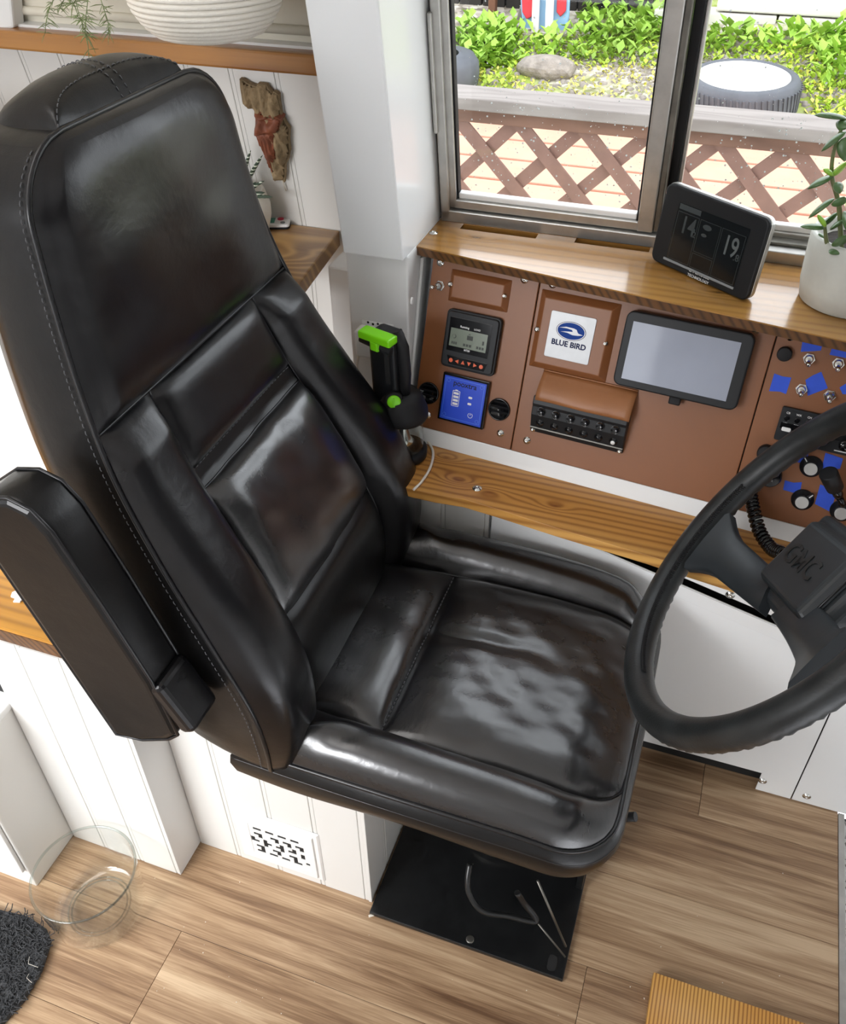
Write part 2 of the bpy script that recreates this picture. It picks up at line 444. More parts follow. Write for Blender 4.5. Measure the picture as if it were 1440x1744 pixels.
def _ground():
    t = NT('gravelly_bank')
    a = t.n('ShaderNodeTexVoronoi', {'Vector': t.co(), 'Scale': 26.}).outputs[1]
    g = t.ramp(t.n('ShaderNodeRGBToBW', {0: a}).outputs[0], [(.15, lin('#6e6558')), (.5, lin('#a59c8e')), (.9, lin('#cfc9be'))])
    n = t.noise(t.co(), 1.6, 4)
    c = t.n('ShaderNodeMix', {0: t.ramp(n, [(.46, (0, 0, 0)), (.6, (1, 1, 1))]), 6: g, 7: lin('#8b9a3e') + (1,)}, data_type='RGBA').outputs[2]
    t.set(Base_Color=c, Roughness=.9, Normal=t.bump(a, .6, .03)); return t.m
M['ground'] = _ground()
def _glass(name, tint=(1, 1, 1), ior=1.45, gl=.02):
    t = NT(name); nt = t.t
    tr = t.n('ShaderNodeBsdfTransparent', {0: tint + (1,)}); gs = t.n('ShaderNodeBsdfGlossy', {0: (1, 1, 1, 1), 1: gl})
    lw = t.n('ShaderNodeLayerWeight', {0: .5}).outputs['Facing']
    f0 = ((ior - 1) / (ior + 1)) ** 2
    fr = t.n('ShaderNodeMath', {0: t.math('POWER', lw, 5.), 1: 1 - f0, 2: f0}, operation='MULTIPLY_ADD')
    mx = t.n('ShaderNodeMixShader', {0: fr.outputs[0], 1: tr.outputs[0], 2: gs.outputs[0]})
    nt.links.new(mx.outputs[0], nt.nodes['Material Output'].inputs[0]); return t.m
M['pane'] = _glass('window_glass', (.97, .985, .98), 1.3)
M['clear'] = _glass('clear_plastic', (.86, .89, .88), 1.5, .05)
def _solidglass(name, ior=1.45):
    t = NT(name); t.set(Base_Color=(1., 1., 1.), Roughness=.0)
    t.b.inputs['Transmission Weight'].default_value = 1.; t.b.inputs['IOR'].default_value = ior; return t.m
M['bowl'] = _glass('bowl_glass', (.965, .975, .97), 1.5, .02)
M['drop'] = mat('rain_drop', '#F4F6F6', .1)
def _haworthia():
    t = NT('striped_haworthia_leaf')
    z = t.n('ShaderNodeSeparateXYZ', {0: t.co()}).outputs[2]
    w = t.math('SINE', t.math('ADD', t.math('MULTIPLY', z, 900.), t.math('MULTIPLY', t.noise(t.co(), 60.), 6.)))
    t.set(Base_Color=t.ramp(w, [(.55, lin('#39493a')), (.8, lin('#d9e0cf'))]), Roughness=.5); return t.m
M['haworthia'] = _haworthia()
def _diamond():
    t = NT('diamond_plate'); t.set(Base_Color=(.62, .62, .61), Metallic=.9, Roughness=.22); return t.m
M['diamond'] = _diamond()
# ------------------------------------------------------------------ the bus shell
LEAN = math.radians(10)
WF = Frame((0, 1.45, 1.0), (1, 0, 0), (0, -math.sin(LEAN), math.cos(LEAN)))      # window wall: leans inwards
# floor
fl = struct_empty('floor', (0, 0, 0))
MB().aabb(-2.4, .44, -.95, 1.6, -.05, -.004).build('subfloor', M['dark'], fl)
row = 0
PW, PL = .18, 1.22
y = .553 - 8 * PW
while y < 1.3:
    x = -2.4
    xs = -.671 if abs(y - (.553 - PW)) < .01 else -.671 + [.43, -.37, .2, -.52, .6][row % 5]
    while xs > -2.4: xs -= PL
    while xs < .44:
        a, b = max(xs, -2.4), min(xs + PL, .44)
        if b - a > .02:
            MB().aabb(a + .0004, b - .0004, y + .0004, y + PW - .0004, -.004, 0).build('floor_plank', M['plank'], fl, bevel=.0004, seg=1)
        xs += PL
    y += PW; row += 1
# diamond-plate step beside the driver's floor
st = MB().aabb(.452, 1.3, .2, 1.19, -.03, -.012).build('step_tread', M['diamond'], fl)
dia = None
for i in range(10):
    for j in range(34):
        cx, cy = .462 + i * .022, .40 + j * .0235 + (i % 2) * .012
        if cx > .56: continue
        m = MB().lathe(Frame((cx, cy, -.012), (1, 1 if (i + j) % 2 else -1, 0), (-1 if (i + j) % 2 else 1, 1, 0)), [(.007, 0), (.006, .0022), (.0001, .003)], 8)
        F_ = Frame((cx, cy, 0), (1, 0, 0), (0, 1, 0))
        if dia is None: dia = MB()
        sgn = 1 if (i + j) % 2 else -1
        a = [(0, .010), (.004, .0), (0, -.010), (-.004, 0)]
        c45 = math.sqrt(.5)
        dia.prism(F_, [(p * c45 - sgn * q * c45, sgn * p * c45 + q * c45) for p, q in a], -.012, -.0095)
d_ = dia.build('raised_diamonds', M['diamond'], fl, bevel=.001, seg=1); d_['kind'] = 'stuff'
MB().aabb(.4402, .4515, .2, 1.19, -.03, .002).build('edge_trim', M['steel'], fl, bevel=.001)

# ceiling, rear, right and front walls (outside the picture; they close the cabin; window bands partly blocked to cut light)
tag(MB().aabb(-2.6, 1.5, -1.05, 1.55, 2.0, 2.06).build('ceiling', M['ceiling']), kind='structure')
wr_ = struct_empty('wall_right', (0, -1.08, 0))
MB().aabb(-2.45, 1.5, -1.1, -1.06, -.05, 1.0).build('lower_wall', M['white'], wr_)
MB().aabb(-2.45, 1.5, -1.1, -1.06, 1.72, 2.0).build('header', M['white'], wr_)
for xa_, xb_ in ((-2.45, -2.3), (-1.55, -1.45), (-.65, 1.5)):  # long front stretch closed up to keep light off the right-hand floor
    MB().aabb(xa_, xb_, -1.1, -1.06, 1.0, 1.72).build('post_or_infill', M['white'], wr_)
wf_ = struct_empty('wall_front', (1.48, .2, 0))
MB().aabb(1.46, 1.5, -1.06, 1.55, -.05, 1.1).build('lower_wall', M['white'], wf_)
MB().aabb(1.46, 1.5, -1.06, 1.55, 1.75, 2.0).build('header', M['white'], wf_)
MB().grid([[(1.44 + .018 * math.sin(j * .9), -1.05 + j * 2.6 / 80, z_) for j in range(81)] for z_ in (1.08, 1.4, 1.78)]).build('front_light_block', M['light_block'], wf_, solid=.004)  # unseen dark sheet, added to darken what the leather reflects
tag(MB().aabb(-2.5, -2.45, -1.1, 1.6, -.05, 2.0).build('wall_rear', M['white']), kind='structure')

# left wall, beadboard behind the seat up to the side windows
wl = struct_empty('wall_left', (0, 1.5, 0))
def strips(parent, F, u0, u1, v0, v1, w=.085, th=.0034, name='beadboard_strip', m=None):
    """upright beadboard: each strip has its own edges and a bead beside the groove"""
    m = m or M['bead']; n = max(1, round((u1 - u0) / w)); w = (u1 - u0) / n; first = None
    for i in range(n):
        a = u0 + i * w
        if first is None:
            first = (MB().box(F, a + .0003, a + w - .0085, v0, v1, -th, 0).box(F, a + w - .0078, a + w - .0003, v0, v1, -th, -.0006)
                     .box(F, a, a + w, v0, v1, -th * 1.4, -th + .001).build(name, m, parent, bevel=.0012, seg=2))
        else:
            c = first.copy(); COL.objects.link(c); c.parent = parent
            d = F.U * (i * w); c.location = Vector((float(d[0]), float(d[1]), float(d[2])))
# leaning wall behind the shelf
MB().box(WF, -2.45, -.50, -.35, .30, -.06, -.010).build('wall_core', M['white'], wl)
strips(wl, WF, -1.95, -.50, -.13, .232)
WL = Frame((0, 1.475, 0), (1, 0, 0), (0, 0, 1))
MB().box(WL, -2.45, 1.46, -.05, .9, -.06, -.010).build('lower_core', M['white'], wl)
strips(wl, WL, -1.95, -.50, .50, .935)
# wall outside the window opening (below the sill and ahead of it)
MB().box(WF, -.50, 1.46, -.12, .012, -.05, -.02).build('sill_core', M['white'], wl)
MB().box(WF, .62, 1.46, 0, 1.02, -.05, 0).build('front_core', M['white'], wl)
MB().box(WF, -2.45, 1.46, .64, 1.02, -.05, -.01).build('header', M['white'], wl)

# pillar between beadboard and driver's window
pil = struct_empty('trim_1', (-.53, 1.3, .0))
PF = Frame((-.483, 1.258, 1.0), (1, 0, 0), WF.V)
lean_y = WF.V[1] / WF.V[2]
def slab(x0, x1, y0, y1, z0, z1, nm, m, bevel=.003):
    P = [(x, y + lean_y * (z - 1.0), z) for z in (z0, z1) for y in (y0, y1) for x in (x0, x1)]
    return MB().add(P, [(0, 2, 3, 1), (4, 5, 7, 6), (0, 1, 5, 4), (2, 6, 7, 3), (0, 4, 6, 2), (1, 3, 7, 5)]).build(nm, m, pil, bevel=bevel)
slab(-.588, -.484, 1.256, 1.452, .998, 1.99, 'pillar_cover', M['white_gloss'])
MB().aabb(-.592, -.482, 1.272, 1.47, -.0, 1.0).build('pillar_base', M['white'], pil, bevel=.004)
MB().aabb(-.66, -.592, 1.34, 1.47, .0, .93).build('wall_return', M['white'], pil, bevel=.004)
# cheek beside the dash, with plug
MB().prism(Frame((-.4818, 0, 0), (0, 1, 0), (0, 0, 1)), [(1.330, .975), (1.45, .975), (1.45, .66), (1.245, .66), (1.245, .70)], 0, .006).build('dash_cheek', M['white'], pil, bevel=.002)
ck = Frame(Xp(701, 512, -.4735), (0, -1, 0), (0, 0, 1))
MB().lathe(Frame(ck.O, (0, 1, 0), (0, 0, 1)), [(.006, -.001), (.006, .0015), (.004, .002)], 16).build('hole_plug', M['white_plastic'], pil)

# ------------------------------------------------------------------ driver's sliding window
wroot = struct_empty('window_1', (0, 1.45, 1.0))
def wq(x, y, n=0.): return WF.px(x, y, n)
tl = wq(737, 0); bl = wq(757, 370); br = wq(1440, 447)
u0 = bl[0]; u1 = .62
vb = .008
# (frame members stand on the leaning wall plane)
m1t, m1b = wq(1148, 0), wq(1100, 400)
um = (m1t[0] + m1b[0]) / 2 - .004
vt = .62
def bar(nm, ua, ub, va, vb_, n0, n1, m='steel', par=wroot, bv=.002):
    return MB().box(WF, ua, ub, va, vb_, n0, n1).build(nm, M[m], par, bevel=bv)
fr = bar('frame_jamb', u0, u0 + .016, vb, vt, -.03, .018)
bar('frame_lip', u0 - .008, u0 + .003, vb, vt, -.02, .004, 'rubber', fr)
bar('latch_rail', u0 - .003, u0 + .004, .16, .34, .004, .024, 'steel', fr)
bar('frame_sill', u0, u1, vb - .006, vb + .016, -.03, .018)
bar('sill_track', u0 + .016, u1, vb + .016, vb + .022, -.022, .002, 'steel_dark')
bar('frame_head', u0, u1, vt, vt + .02, -.03, .018)
# rear sash
s1 = struct_empty('window_2', (0, 1.45, 1.0)); s1.name = 'window_2'
sa, sb = u0 + .014, um + .022
bar('sash_stile', sa, sa + .013, vb + .018, vt, -.012, .012, 'steel', s1)
bar('glazing_gasket', sa + .013, sa + .016, vb + .018, vt, -.008, .008, 'rubber', s1)
bar('sash_stile', sb - .030, sb - .005, vb + .018, vt, -.012, .014, 'steel', s1)
bar('glazing_gasket', sb - .033, sb - .030, vb + .018, vt, -.008, .009, 'rubber', s1)
bar('sash_rail', sa, sb - .005, vb + .018, vb + .034, -.010, .012, 'steel', s1)
bar('white_bead', sa + .016, sb - .033, vb + .034, vb + .044, -.006, .007, 'white_plastic', s1)
bar('meeting_stile', sb - .005, sb + .005, vb + .018, vt, -.015, .010, 'steel_dark', s1)
p1 = MB().box(WF, sa + .014, sb - .031, vb + .04, vt, -.0015, .0015).build('pane', M['pane'], s1)
# front sash, one track further out
s2 = struct_empty('window_3', (0, 1.45, 1.0))
bar('sash_stile', sb + .005, sb + .020, vb + .014, vt, -.034, -.012, 'rubber', s2)
bar('sash_stile', sb + .020, sb + .026, vb + .014, vt, -.034, -.016, 'steel', s2)
bar('sash_rail', sb + .02, u1, vb + .016, vb + .03, -.034, -.014, 'steel', s2)
bar('white_bead', sb + .026, u1, vb + .030, vb + .040, -.03, -.018, 'white_plastic', s2)
p2 = MB().box(WF, sb + .022, u1, vb + .035, vt, -.0265, -.0235).build('pane', M['pane'], s2)
# rain drops on the outside of both panes
rnd = random.Random(4)
def drops(pane, ua, ub, n0, k):
    d = MB()
    for i in range(k):
        if rnd.random() < .5:
            u = rnd.uniform(ua, ub); v = rnd.uniform(vb + .05, vt - .1)
        else:
            cu = rnd.choice([.08, .2, .33, .45, .58, .7, .85, .95]) * (ub - ua) + ua
            u = rnd.gauss(cu, .012); v = vb + .05 + abs(rnd.gauss(.10, .06))
        u = min(max(u, ua), ub)
        r = rnd.choice([.0005, .0006, .0007, .0009, .0012, .0016])
        F_ = WF.sub(u, v, n0)
        F_ = Frame(F_.O, F_.V, F_.U)
        d.lathe(F_, [(r, 0), (r * .8, r * .5), (.0001, r * .7)], 7, cap=False)
    o = d.build('rain_drops', M['drop'], pane.parent); o['kind'] = 'stuff'
drops(p1, sa + .02, sb - .036, -.0016, 330)
drops(p2, sb + .03, .16, -.0266, 240)

# upper shelf and the blind above it
zb = 1.2665
up = empty('upper_shelf', (-1.2, 1.37, 1.23), 'long narrow orange-brown pine shelf high on the white wall', 'shelf')
ya = 1.333
za = Yp(300, 110, ya)[2]
MB().aabb(-2.2, -.592, ya, 1.43, za, za + .030).build('shelf_board', M['wood_upper'], up, bevel=.004)
MB().aabb(-2.2, -.592, ya + .03, 1.43, za + .030, za + .034).build('sill_strip', M['white'], up)
bw = struct_empty('window_4', (-1.2, 1.4, 1.3))
MB().box(WF, -2.2, -.56, .262, .99, -.03, .012).build('roller_blind', M['blind'], bw)
MB().tube([WF.w(-2.2, .300, .016), WF.w(-.592, .300, .016)], .007, 10).build('hem_bar', M['blind'], bw)
wp = Yp(12, 30, 1.37)
tr2 = MB()
a0, a1, a2, a3 = Yp(-40, -30, 1.35), Yp(16, -30, 1.35), Yp(23, 48, 1.35), Yp(-40, 62, 1.35)
tr2.prism(Frame((0, 1.35, 0), (1, 0, 0), (0, 0, 1)), [(p[0], p[2]) for p in (a0, a1, a2, a3)], -.03, 0)
tag(tr2.build('trim_2', M['white'], bevel=.004), kind='structure')
# ------------------------------------------------------------------ dash
DY = math.radians(6); DS = math.radians(18)
_U = np.array([math.cos(DY), -math.sin(DY), 0]); _nh = np.array([-math.sin(DY), -math.cos(DY), 0])
_down = _nh * math.sin(DS) + np.array([0, 0, -math.cos(DS)])
DF = Frame((-.47, 1.326, .968), _U, -_down)
uL = (DF.px(728, 445)[0] + DF.px(712, 725)[0]) / 2 - .002
uA = (DF.px(913, 480)[0] + DF.px(877, 752)[0]) / 2
uB = (DF.px(1318, 570)[0] + DF.px(1270, 771)[0]) / 2
uR = .95
vB = (DF.px(735, 728)[1] + DF.px(1240, 868)[1]) / 2
vT = .012
SH = DF.w(0, vB - .03)[2]          # height of the lower shelf top
# carcase behind the panels
dbd = empty('dashboard', DF.w(.3, vB, -.03), 'brown vinyl dashboard of three screwed panels under the window ledge', 'dashboard')
MB().box(DF, uL, uR, vB - .012, vT, -.05, -.0045).build('carcase', M['dark'], dbd)
def panel(a, b, label, bv=.002):
    o = MB().box(DF, a + .0008, b - .0008, vB, vT, -.004, 0).build('panel', M['brown'], dbd, bevel=.0012)
    o['label'] = label
    return o
pA = panel(uL, uA, 'leftmost brown dash panel holding the charge display and blue battery monitor')
pB = panel(uA, uB, 'middle brown dash panel holding the emblem plate, fuse block and tablet')
pC = panel(uB, uR, 'right-hand brown dash panel with toggle switches, radio and blue tape')
def screw(F, u, v, n, par, r=.0052, name='screw'):
    G = F.sub(u, v, n, random.uniform(0, 1))
    w = MB().lathe(G, [(r * 1.25, 0), (r * 1.25, .0008), (r * .8, .0010), (r * .72, .0026), (r * .4, .0032), (r * .38, .0018), (.0001, .0018)], 16)
    return w.build(name, M['chrome'], par)
scr = None
for p, l in ((pA, [(750, 447), (893, 476), (728, 707), (852, 738)]), (pB, [(941, 484), (897, 750), (1287, 561)]), (pC, [(1346, 573)])):
    for x, y in l:
        u, v = DF.px(x, y); screw(DF, u, v, 0, p)
def plate_px(name, pts, h, ch, m, par, F=DF, n=0.):
    a, b, c, d = F.quad(pts, n)
    return MB().frustum(F, (a, b, c, d), (a + ch, b - ch, c + ch, d - ch), n, n + h).build(name, m, par, bevel=.0012), (a, b, c, d)
# raised covers
cv = empty('access_cover', DF.w(*DF.px(815, 510)), 'small blank raised brown cover plate above the charge display', 'cover plate')
o, r = plate_px('plate', [(770, 455), (872, 479), (864, 534), (762, 511)], .011, .009, M['brown'], cv)
for x, y in ((767, 484), (859, 504)):
    u, v = DF.px(x, y, .008); screw(DF, u, v, .0095, cv, .0035)
ec = empty('emblem_cover', DF.w(*DF.px(978, 600)), 'larger raised brown cover plate behind the silver bird emblem', 'cover plate')
o, r = plate_px('plate', [(921, 489), (1056, 519), (1034, 653), (902, 623)], .012, .011, M['brown'], ec)
for x, y in ((914, 561), (1030, 585)):
    u, v = DF.px(x, y, .011); screw(DF, u, v, .0105, ec, .0035)
em = empty('emblem_plate', DF.w(*DF.px(970, 600), .012), 'silver BLUE BIRD emblem plate with a blue oval bird logo', 'emblem plate')
a, b, c, d = DF.quad([(939, 528), (1015, 543), (1002, 622), (926, 606)], .013)
MB().prism(DF, rrect(a, b, c, d, .003), .0121, .0135).build('plate', M['plate'], em, bevel=.0003)
mu, mv = (a + b) / 2, (c + d) / 2; W_, H_ = b - a, d - c
oc = (mu, mv + H_ * .14)
MB().prism(DF, circle(oc[0], oc[1], W_ * .33, 36, H_ * .20), .0135, .0138).build('oval_rim', M['navy_dark'], em)
MB().ring(DF, circle(oc[0], oc[1], W_ * .318, 36, H_ * .19), circle(oc[0], oc[1], W_ * .300, 36, H_ * .176), .0138, .01392).build('oval_line', M['plate'], em)
MB().prism(DF, circle(oc[0], oc[1], W_ * .300, 36, H_ * .176), .0138, .01395).build('oval_field', M['navy'], em)
bd = [(-.27, .035), (-.12, .075), (.06, .07), (.12, .05), (.14, .01), (.17, -.02), (.27, -.035), (.17, -.065), (.05, -.075), (-.08, -.045), (-.22, -.045), (-.05, -.015), (.04, -.005), (.02, .03), (-.1, .045)]
MB().prism(DF, [(oc[0] + p * W_, oc[1] + q * H_) for p, q in bd], .01395, .0142).build('bird', M['plate'], em)
text('lettering', 'BLUE BIRD', DF, mu, mv - H_ * .155, .0136, W_ * .165, M['navy_dark'], em, bold=.03)

# charge controller display
mt = empty('charge_display', DF.w(*DF.px(805, 585)), 'dark charge-controller display with green-grey screen and six orange buttons', 'display')
a, b, c, d = DF.quad([(764, 526), (858, 542), (838, 643), (749, 620)], .008)
MB().prism(DF, rrect(a, b, c, d, .008), .0002, .010).prism(DF, rrect(a + .003, b - .003, c + .003, d - .003, .006), .010, .014).build('housing', M['plastic'], mt, bevel=.0015)
W_, H_ = b - a, d - c
MB().box(DF, a + .09 * W_, b - .14 * W_, c + .30 * H_, d - .12 * H_, .014, .0146).build('bezel', M['plastic_gloss'], mt, bevel=.0004)
la, lb, lc, ld = a + .13 * W_, b - .19 * W_, c + .39 * H_, d - .30 * H_
MB().box(DF, la, lb, lc, ld, .0146, .0150).build('lcd_screen', M['lcd'], mt)
lw, lh = lb - la, ld - lc
text('caption', 'Running', DF, la + .36 * lw, ld + .14 * lh, .0147, .0050, M['print_white'], mt, .0001)
text('caption', 'LOAD', DF, la + .70 * lw, ld + .14 * lh, .0147, .0042, M['print_white'], mt, .0001)
text('caption', 'MT50', DF, (la + lb) / 2, lc - .10 * lh, .0147, .0045, M['print_white'], mt, .0001)
sg = MB()
for u_, v_, w_, h_ in ((.46, .50, .16, .24), (.49, .78, .06, .06), (.06, .12, .16, .14), (.38, .12, .24, .14), (.74, .12, .22, .14), (.88, .38, .05, .22)):
    if h_ < .2:
        for k in range(3): sg.box(DF, la + (u_ + w_ * k / 3) * lw, la + (u_ + w_ * (k + .75) / 3) * lw, lc + v_ * lh, lc + (v_ + h_) * lh, .015, .0151)
    else:
        sg.box(DF, la + u_ * lw, la + (u_ + w_) * lw, lc + v_ * lh, lc + (v_ + h_) * lh, .015, .0151)
sg.ring(DF, circle(la + .12 * lw, lc + .55 * lh, .0035, 14), circle(la + .105 * lw, lc + .56 * lh, .0030, 14), .015, .0151)
o = sg.build('lcd_segments', M['lcd_ink'], mt)
MB().prism(DF, [(a + .12 * W_, c + .22 * H_), (b - .12 * W_, c + .22 * H_), (b - .17 * W_, c + .07 * H_), (a + .17 * W_, c + .07 * H_)], .014, .0152).build('keypad', M['plastic_gloss'], mt, bevel=.0004)
for k in range(6):
    cu, cv_ = a + W_ * (.21 + .113 * k), c + .145 * H_; s_ = .0036
    shp = {0: circle(cu, cv_, s_, 14), 5: circle(cu, cv_, s_, 14), 1: [(cu - s_, cv_), (cu + s_ * .8, cv_ - s_), (cu + s_ * .8, cv_ + s_)], 2: [(cu - s_, cv_ - s_ * .8), (cu + s_, cv_ - s_ * .8), (cu, cv_ + s_)], 3: [(cu - s_, cv_ + s_ * .8), (cu + s_, cv_ + s_ * .8), (cu, cv_ - s_)], 4: [(cu + s_, cv_), (cu - s_ * .8, cv_ - s_), (cu - s_ * .8, cv_ + s_)]}[k]
    MB().prism(DF, shp, .0152, .0166).build('button', M['orange'], mt, bevel=.0004)
for uu in (a + .06 * W_, b - .06 * W_):
    for vv in (c + .05 * H_, d - .05 * H_):
        pass
# battery monitor
bm_ = empty('battery_monitor', DF.w(*DF.px(790, 683)), 'square battery monitor with bright blue face and black frame', 'battery monitor')
a, b, c, d = DF.quad([(755, 633), (833, 651), (822, 733), (745, 712)], .008)
W_, H_ = b - a, d - c
MB().box(DF, a, b, c, d, .0002, .009).build('frame', M['plastic_gloss'], bm_, bevel=.001)
MB().box(DF, a + .045 * W_, b - .05 * W_, c + .04 * H_, d - .05 * H_, .009, .0096).build('blue_face', M['blue_face'], bm_, bevel=.0003)
MB().ring(DF, [(a + .08 * W_, c + .08 * H_), (b - .085 * W_, c + .08 * H_), (b - .085 * W_, d - .085 * H_), (a + .08 * W_, d - .085 * H_)], [(a + .09 * W_, c + .09 * H_), (b - .095 * W_, c + .09 * H_), (b - .095 * W_, d - .095 * H_), (a + .09 * W_, d - .095 * H_)], .0096, .0097).build('border_line', M['blue_line'], bm_)
for uu, vv in ((a + .14 * W_, d - .14 * H_), (b - .145 * W_, d - .14 * H_), (b - .145 * W_, c + .14 * H_), (a + .14 * W_, c + .14 * H_)):
    MB().ring(DF, circle(uu, vv, .0032, 10), circle(uu, vv, .0026, 10), .0096, .0098).build('corner_ornament', M['blue_line'], bm_)
text('lettering', 'pooxtra', DF, a + .5 * W_, d - .17 * H_, .0097, W_ * .155, M['dark'], bm_, .0001)
ba, bb, bc, bd_ = a + .26 * W_, a + .42 * W_, c + .35 * H_, c + .68 * H_
ic = MB().ring(DF, rrect(ba, bb, bc, bd_, .0015, 3), rrect(ba + .0009, bb - .0009, bc + .0009, bd_ - .0009, .001, 3), .0096, .0099)
ic.box(DF, ba + .05 * W_, bb - .05 * W_, bd_, bd_ + .02 * H_, .0096, .0099)
for k in range(4):
    ic.box(DF, ba + .0022, bb - .0022, bc + (bd_ - bc) * (.09 + .22 * k), bc + (bd_ - bc) * (.09 + .22 * k + .15), .0096, .0099)
ic.build('battery_icon', M['print_white'], bm_)
for vv in (.60, .47):
    MB().prism(DF, rrect(a + .61 * W_, a + .69 * W_, c + (vv - .022) * H_, c + (vv + .022) * H_, .0012, 3), .0096, .0102).build('status_lamp', M['print_white'], bm_)
ci = []
pu, pv = a + .70 * W_, c + .235 * H_
pw = MB()
for k in range(14):
    t0 = math.radians(120 + k * 21.5); t1 = math.radians(120 + (k + 1) * 21.5)
    pw.prism(DF, [(pu + r * math.cos(t), pv + r * math.sin(t)) for r, t in ((.0046, t0), (.0046, t1), (.0038, t1), (.0038, t0))], .0096, .0099)
pw.box(DF, pu - .0005, pu + .0005, pv, pv + .0042, .0096, .0099)
pw.build('power_symbol', M['print_white'], bm_)
# round slatted vents
for (x, y), lab in (((730, 669), 'round black slatted vent grille left of the blue battery monitor'), ((850, 697), 'round black slatted vent grille right of the blue battery monitor')):
    u, v = DF.px(x, y)
    g = empty('round_grille', DF.w(u, v), lab, 'grille', 'round dash grilles'); R_ = .0195
    MB().lathe(DF.sub(u, v), [(R_, .0001), (R_, .003), (R_ * .9, .0045), (R_ * .86, .0022), (R_ * .86, .0012), (.0001, .0012)], 32).build('ring', M['plastic_gloss'], g)
    for k in range(4):
        vv = (k - 1.5) * .0085; hw_ = math.sqrt((R_ * .86) ** 2 - vv ** 2)
        F_ = DF.sub(u, v + vv, .002); F_ = Frame(F_.O, F_.U, F_.V * .8 + F_.N * .6)
        MB().box(F_, -hw_, hw_, -.0022, .0022, -.0006, .0006).build('slat', M['plastic'], g)
# toggle switch maker
def toggle(x, y, lab, tilt=(.3, -.5), grp='chrome toggle switches'):
    u, v = DF.px(x, y, .006); t = empty('toggle_switch', DF.w(u, v), lab, 'switch', grp)
    MB().prism(DF, circle(u, v, .0088, 6), .0001, .0030).build('hex_nut', M['chrome'], t, bevel=.0005)
    MB().lathe(DF.sub(u, v), [(.0062, .003), (.0062, .0075), (.0048, .0085), (.0048, .009)], 16).build('bushing', M['chrome'], t)
    P0 = DF.w(u, v, .008); D = nrm(DF.N + DF.U * tilt[0] + DF.V * tilt[1])
    MB().tube([P0, P0 + D * .006, P0 + D * .011, P0 + D * .015, P0 + D * .0165], [.0022, .0026, .0036, .0034, .0015], 12).build('lever', M['chrome'], t)
    return t
toggle(747, 487, 'single chrome toggle switch beside the small blank cover', (-.6, -.2))
# fuse / switch block with leather flap
fb = empty('breaker_block', DF.w(*DF.px(985, 720)), 'black six-way breaker block with two rows of round buttons', 'breaker block')
a, b, c, d = DF.quad([(912, 664), (1068, 716), (1060, 775), (901, 735)], .012)
q = [DF.px(x, y, .012) for x, y in ((910, 664), (1070, 716), (1060, 775), (900, 735))]
BU = nrm((q[1] - q[0]) + (q[2] - q[3])); rot = 0.
W_, H_ = b - a, d - c
prof = [(c, .0001), (c, .006), (c + .10 * H_, .009), (c + .2 * H_, .0115), (c + .5 * H_, .019), (c + .72 * H_, .0195), (c + .80 * H_, .022), (d, .021), (d, .0001)]
BF = Frame(DF.O, DF.V, DF.N)              # u=v_dash, v=n_dash, n=+u_dash
MB().prism(BF, prof, a, b).build('block_body', M['plastic'], fb, bevel=.0015)
def blk(u, t):   # point on the sloping face
    v = c + t * H_; return v, np.interp(t, [0, .1, .2, .5, .72], [.006, .009, .0115, .019, .0195])
for k in range(6):
    u = a + W_ * (.105 + .158 * k)
    v, n = blk(u, .62); G = DF.sub(u, v, n); MB().lathe(G, [(.0078, -.001), (.0078, .0012), (.0066, .0016), (.006, .0006), (.0001, .0006)], 20).build('rocker_button', M['plastic_gloss'], fb)
    v, n = blk(u, .30); G = DF.sub(u, v, n); G = Frame(G.O, G.U, G.V * .95 + G.N * .25)
    btn = MB().lathe(G, [(.0068, -.002), (.0068, .0014), (.0052, .0018), (.0046, .0042), (.0034, .0050), (.0001, .0050)], 18).build('push_button', M['plastic_gloss'], fb)
    if k == 5: MB().lathe(G, [(.0036, .005), (.0036, .0056), (.0001, .0058)], 14).build('white_cap', M['print_white'], btn)
MB().box(DF, a, b, c + .12 * H_, c + .16 * H_, .0085, .0118).build('label_rail', M['steel_dark'], fb, bevel=.0005)
for uu in (a + .02 * W_ + .002, b - .03 * W_):
    screw(DF, uu, c + .06 * H_, .0078, fb, .0032)
lf = empty('leather_flap', DF.w(*DF.px(990, 670)), 'soft brown leather flap folded over the breaker block', 'flap')
q0, q1, q2, q3 = [DF.px(x, y, .014) for x, y in ((918, 633), (1080, 672), (1072, 716), (906, 665))]
fa, fb2, fc, fd = a + .004, b + .002, d - .006, d + .040
G = []
for i in range(9):
    t = i / 8; rowp = []
    for j in range(17):
        s = j / 16; uu = fa + (fb2 - fa) * s; vv = fd + (fc - fd) * t
        nn = .0015 + .023 * math.sin(min(1., t * 1.15) * math.pi / 2) ** 1.2 + .0015 * math.sin(s * 9 + t * 3) * t
        rowp.append(DF.w(uu, vv, nn))
    G.append(rowp)
MB().grid(G).build('leather', M['brown_leather'], lf, solid=.002)
MB().tube([DF.w(fa + (fb2 - fa) * j / 16, fd + .0005, .0018) for j in range(17)], .0014, 8).build('folded_edge', M['brown_leather'], lf)
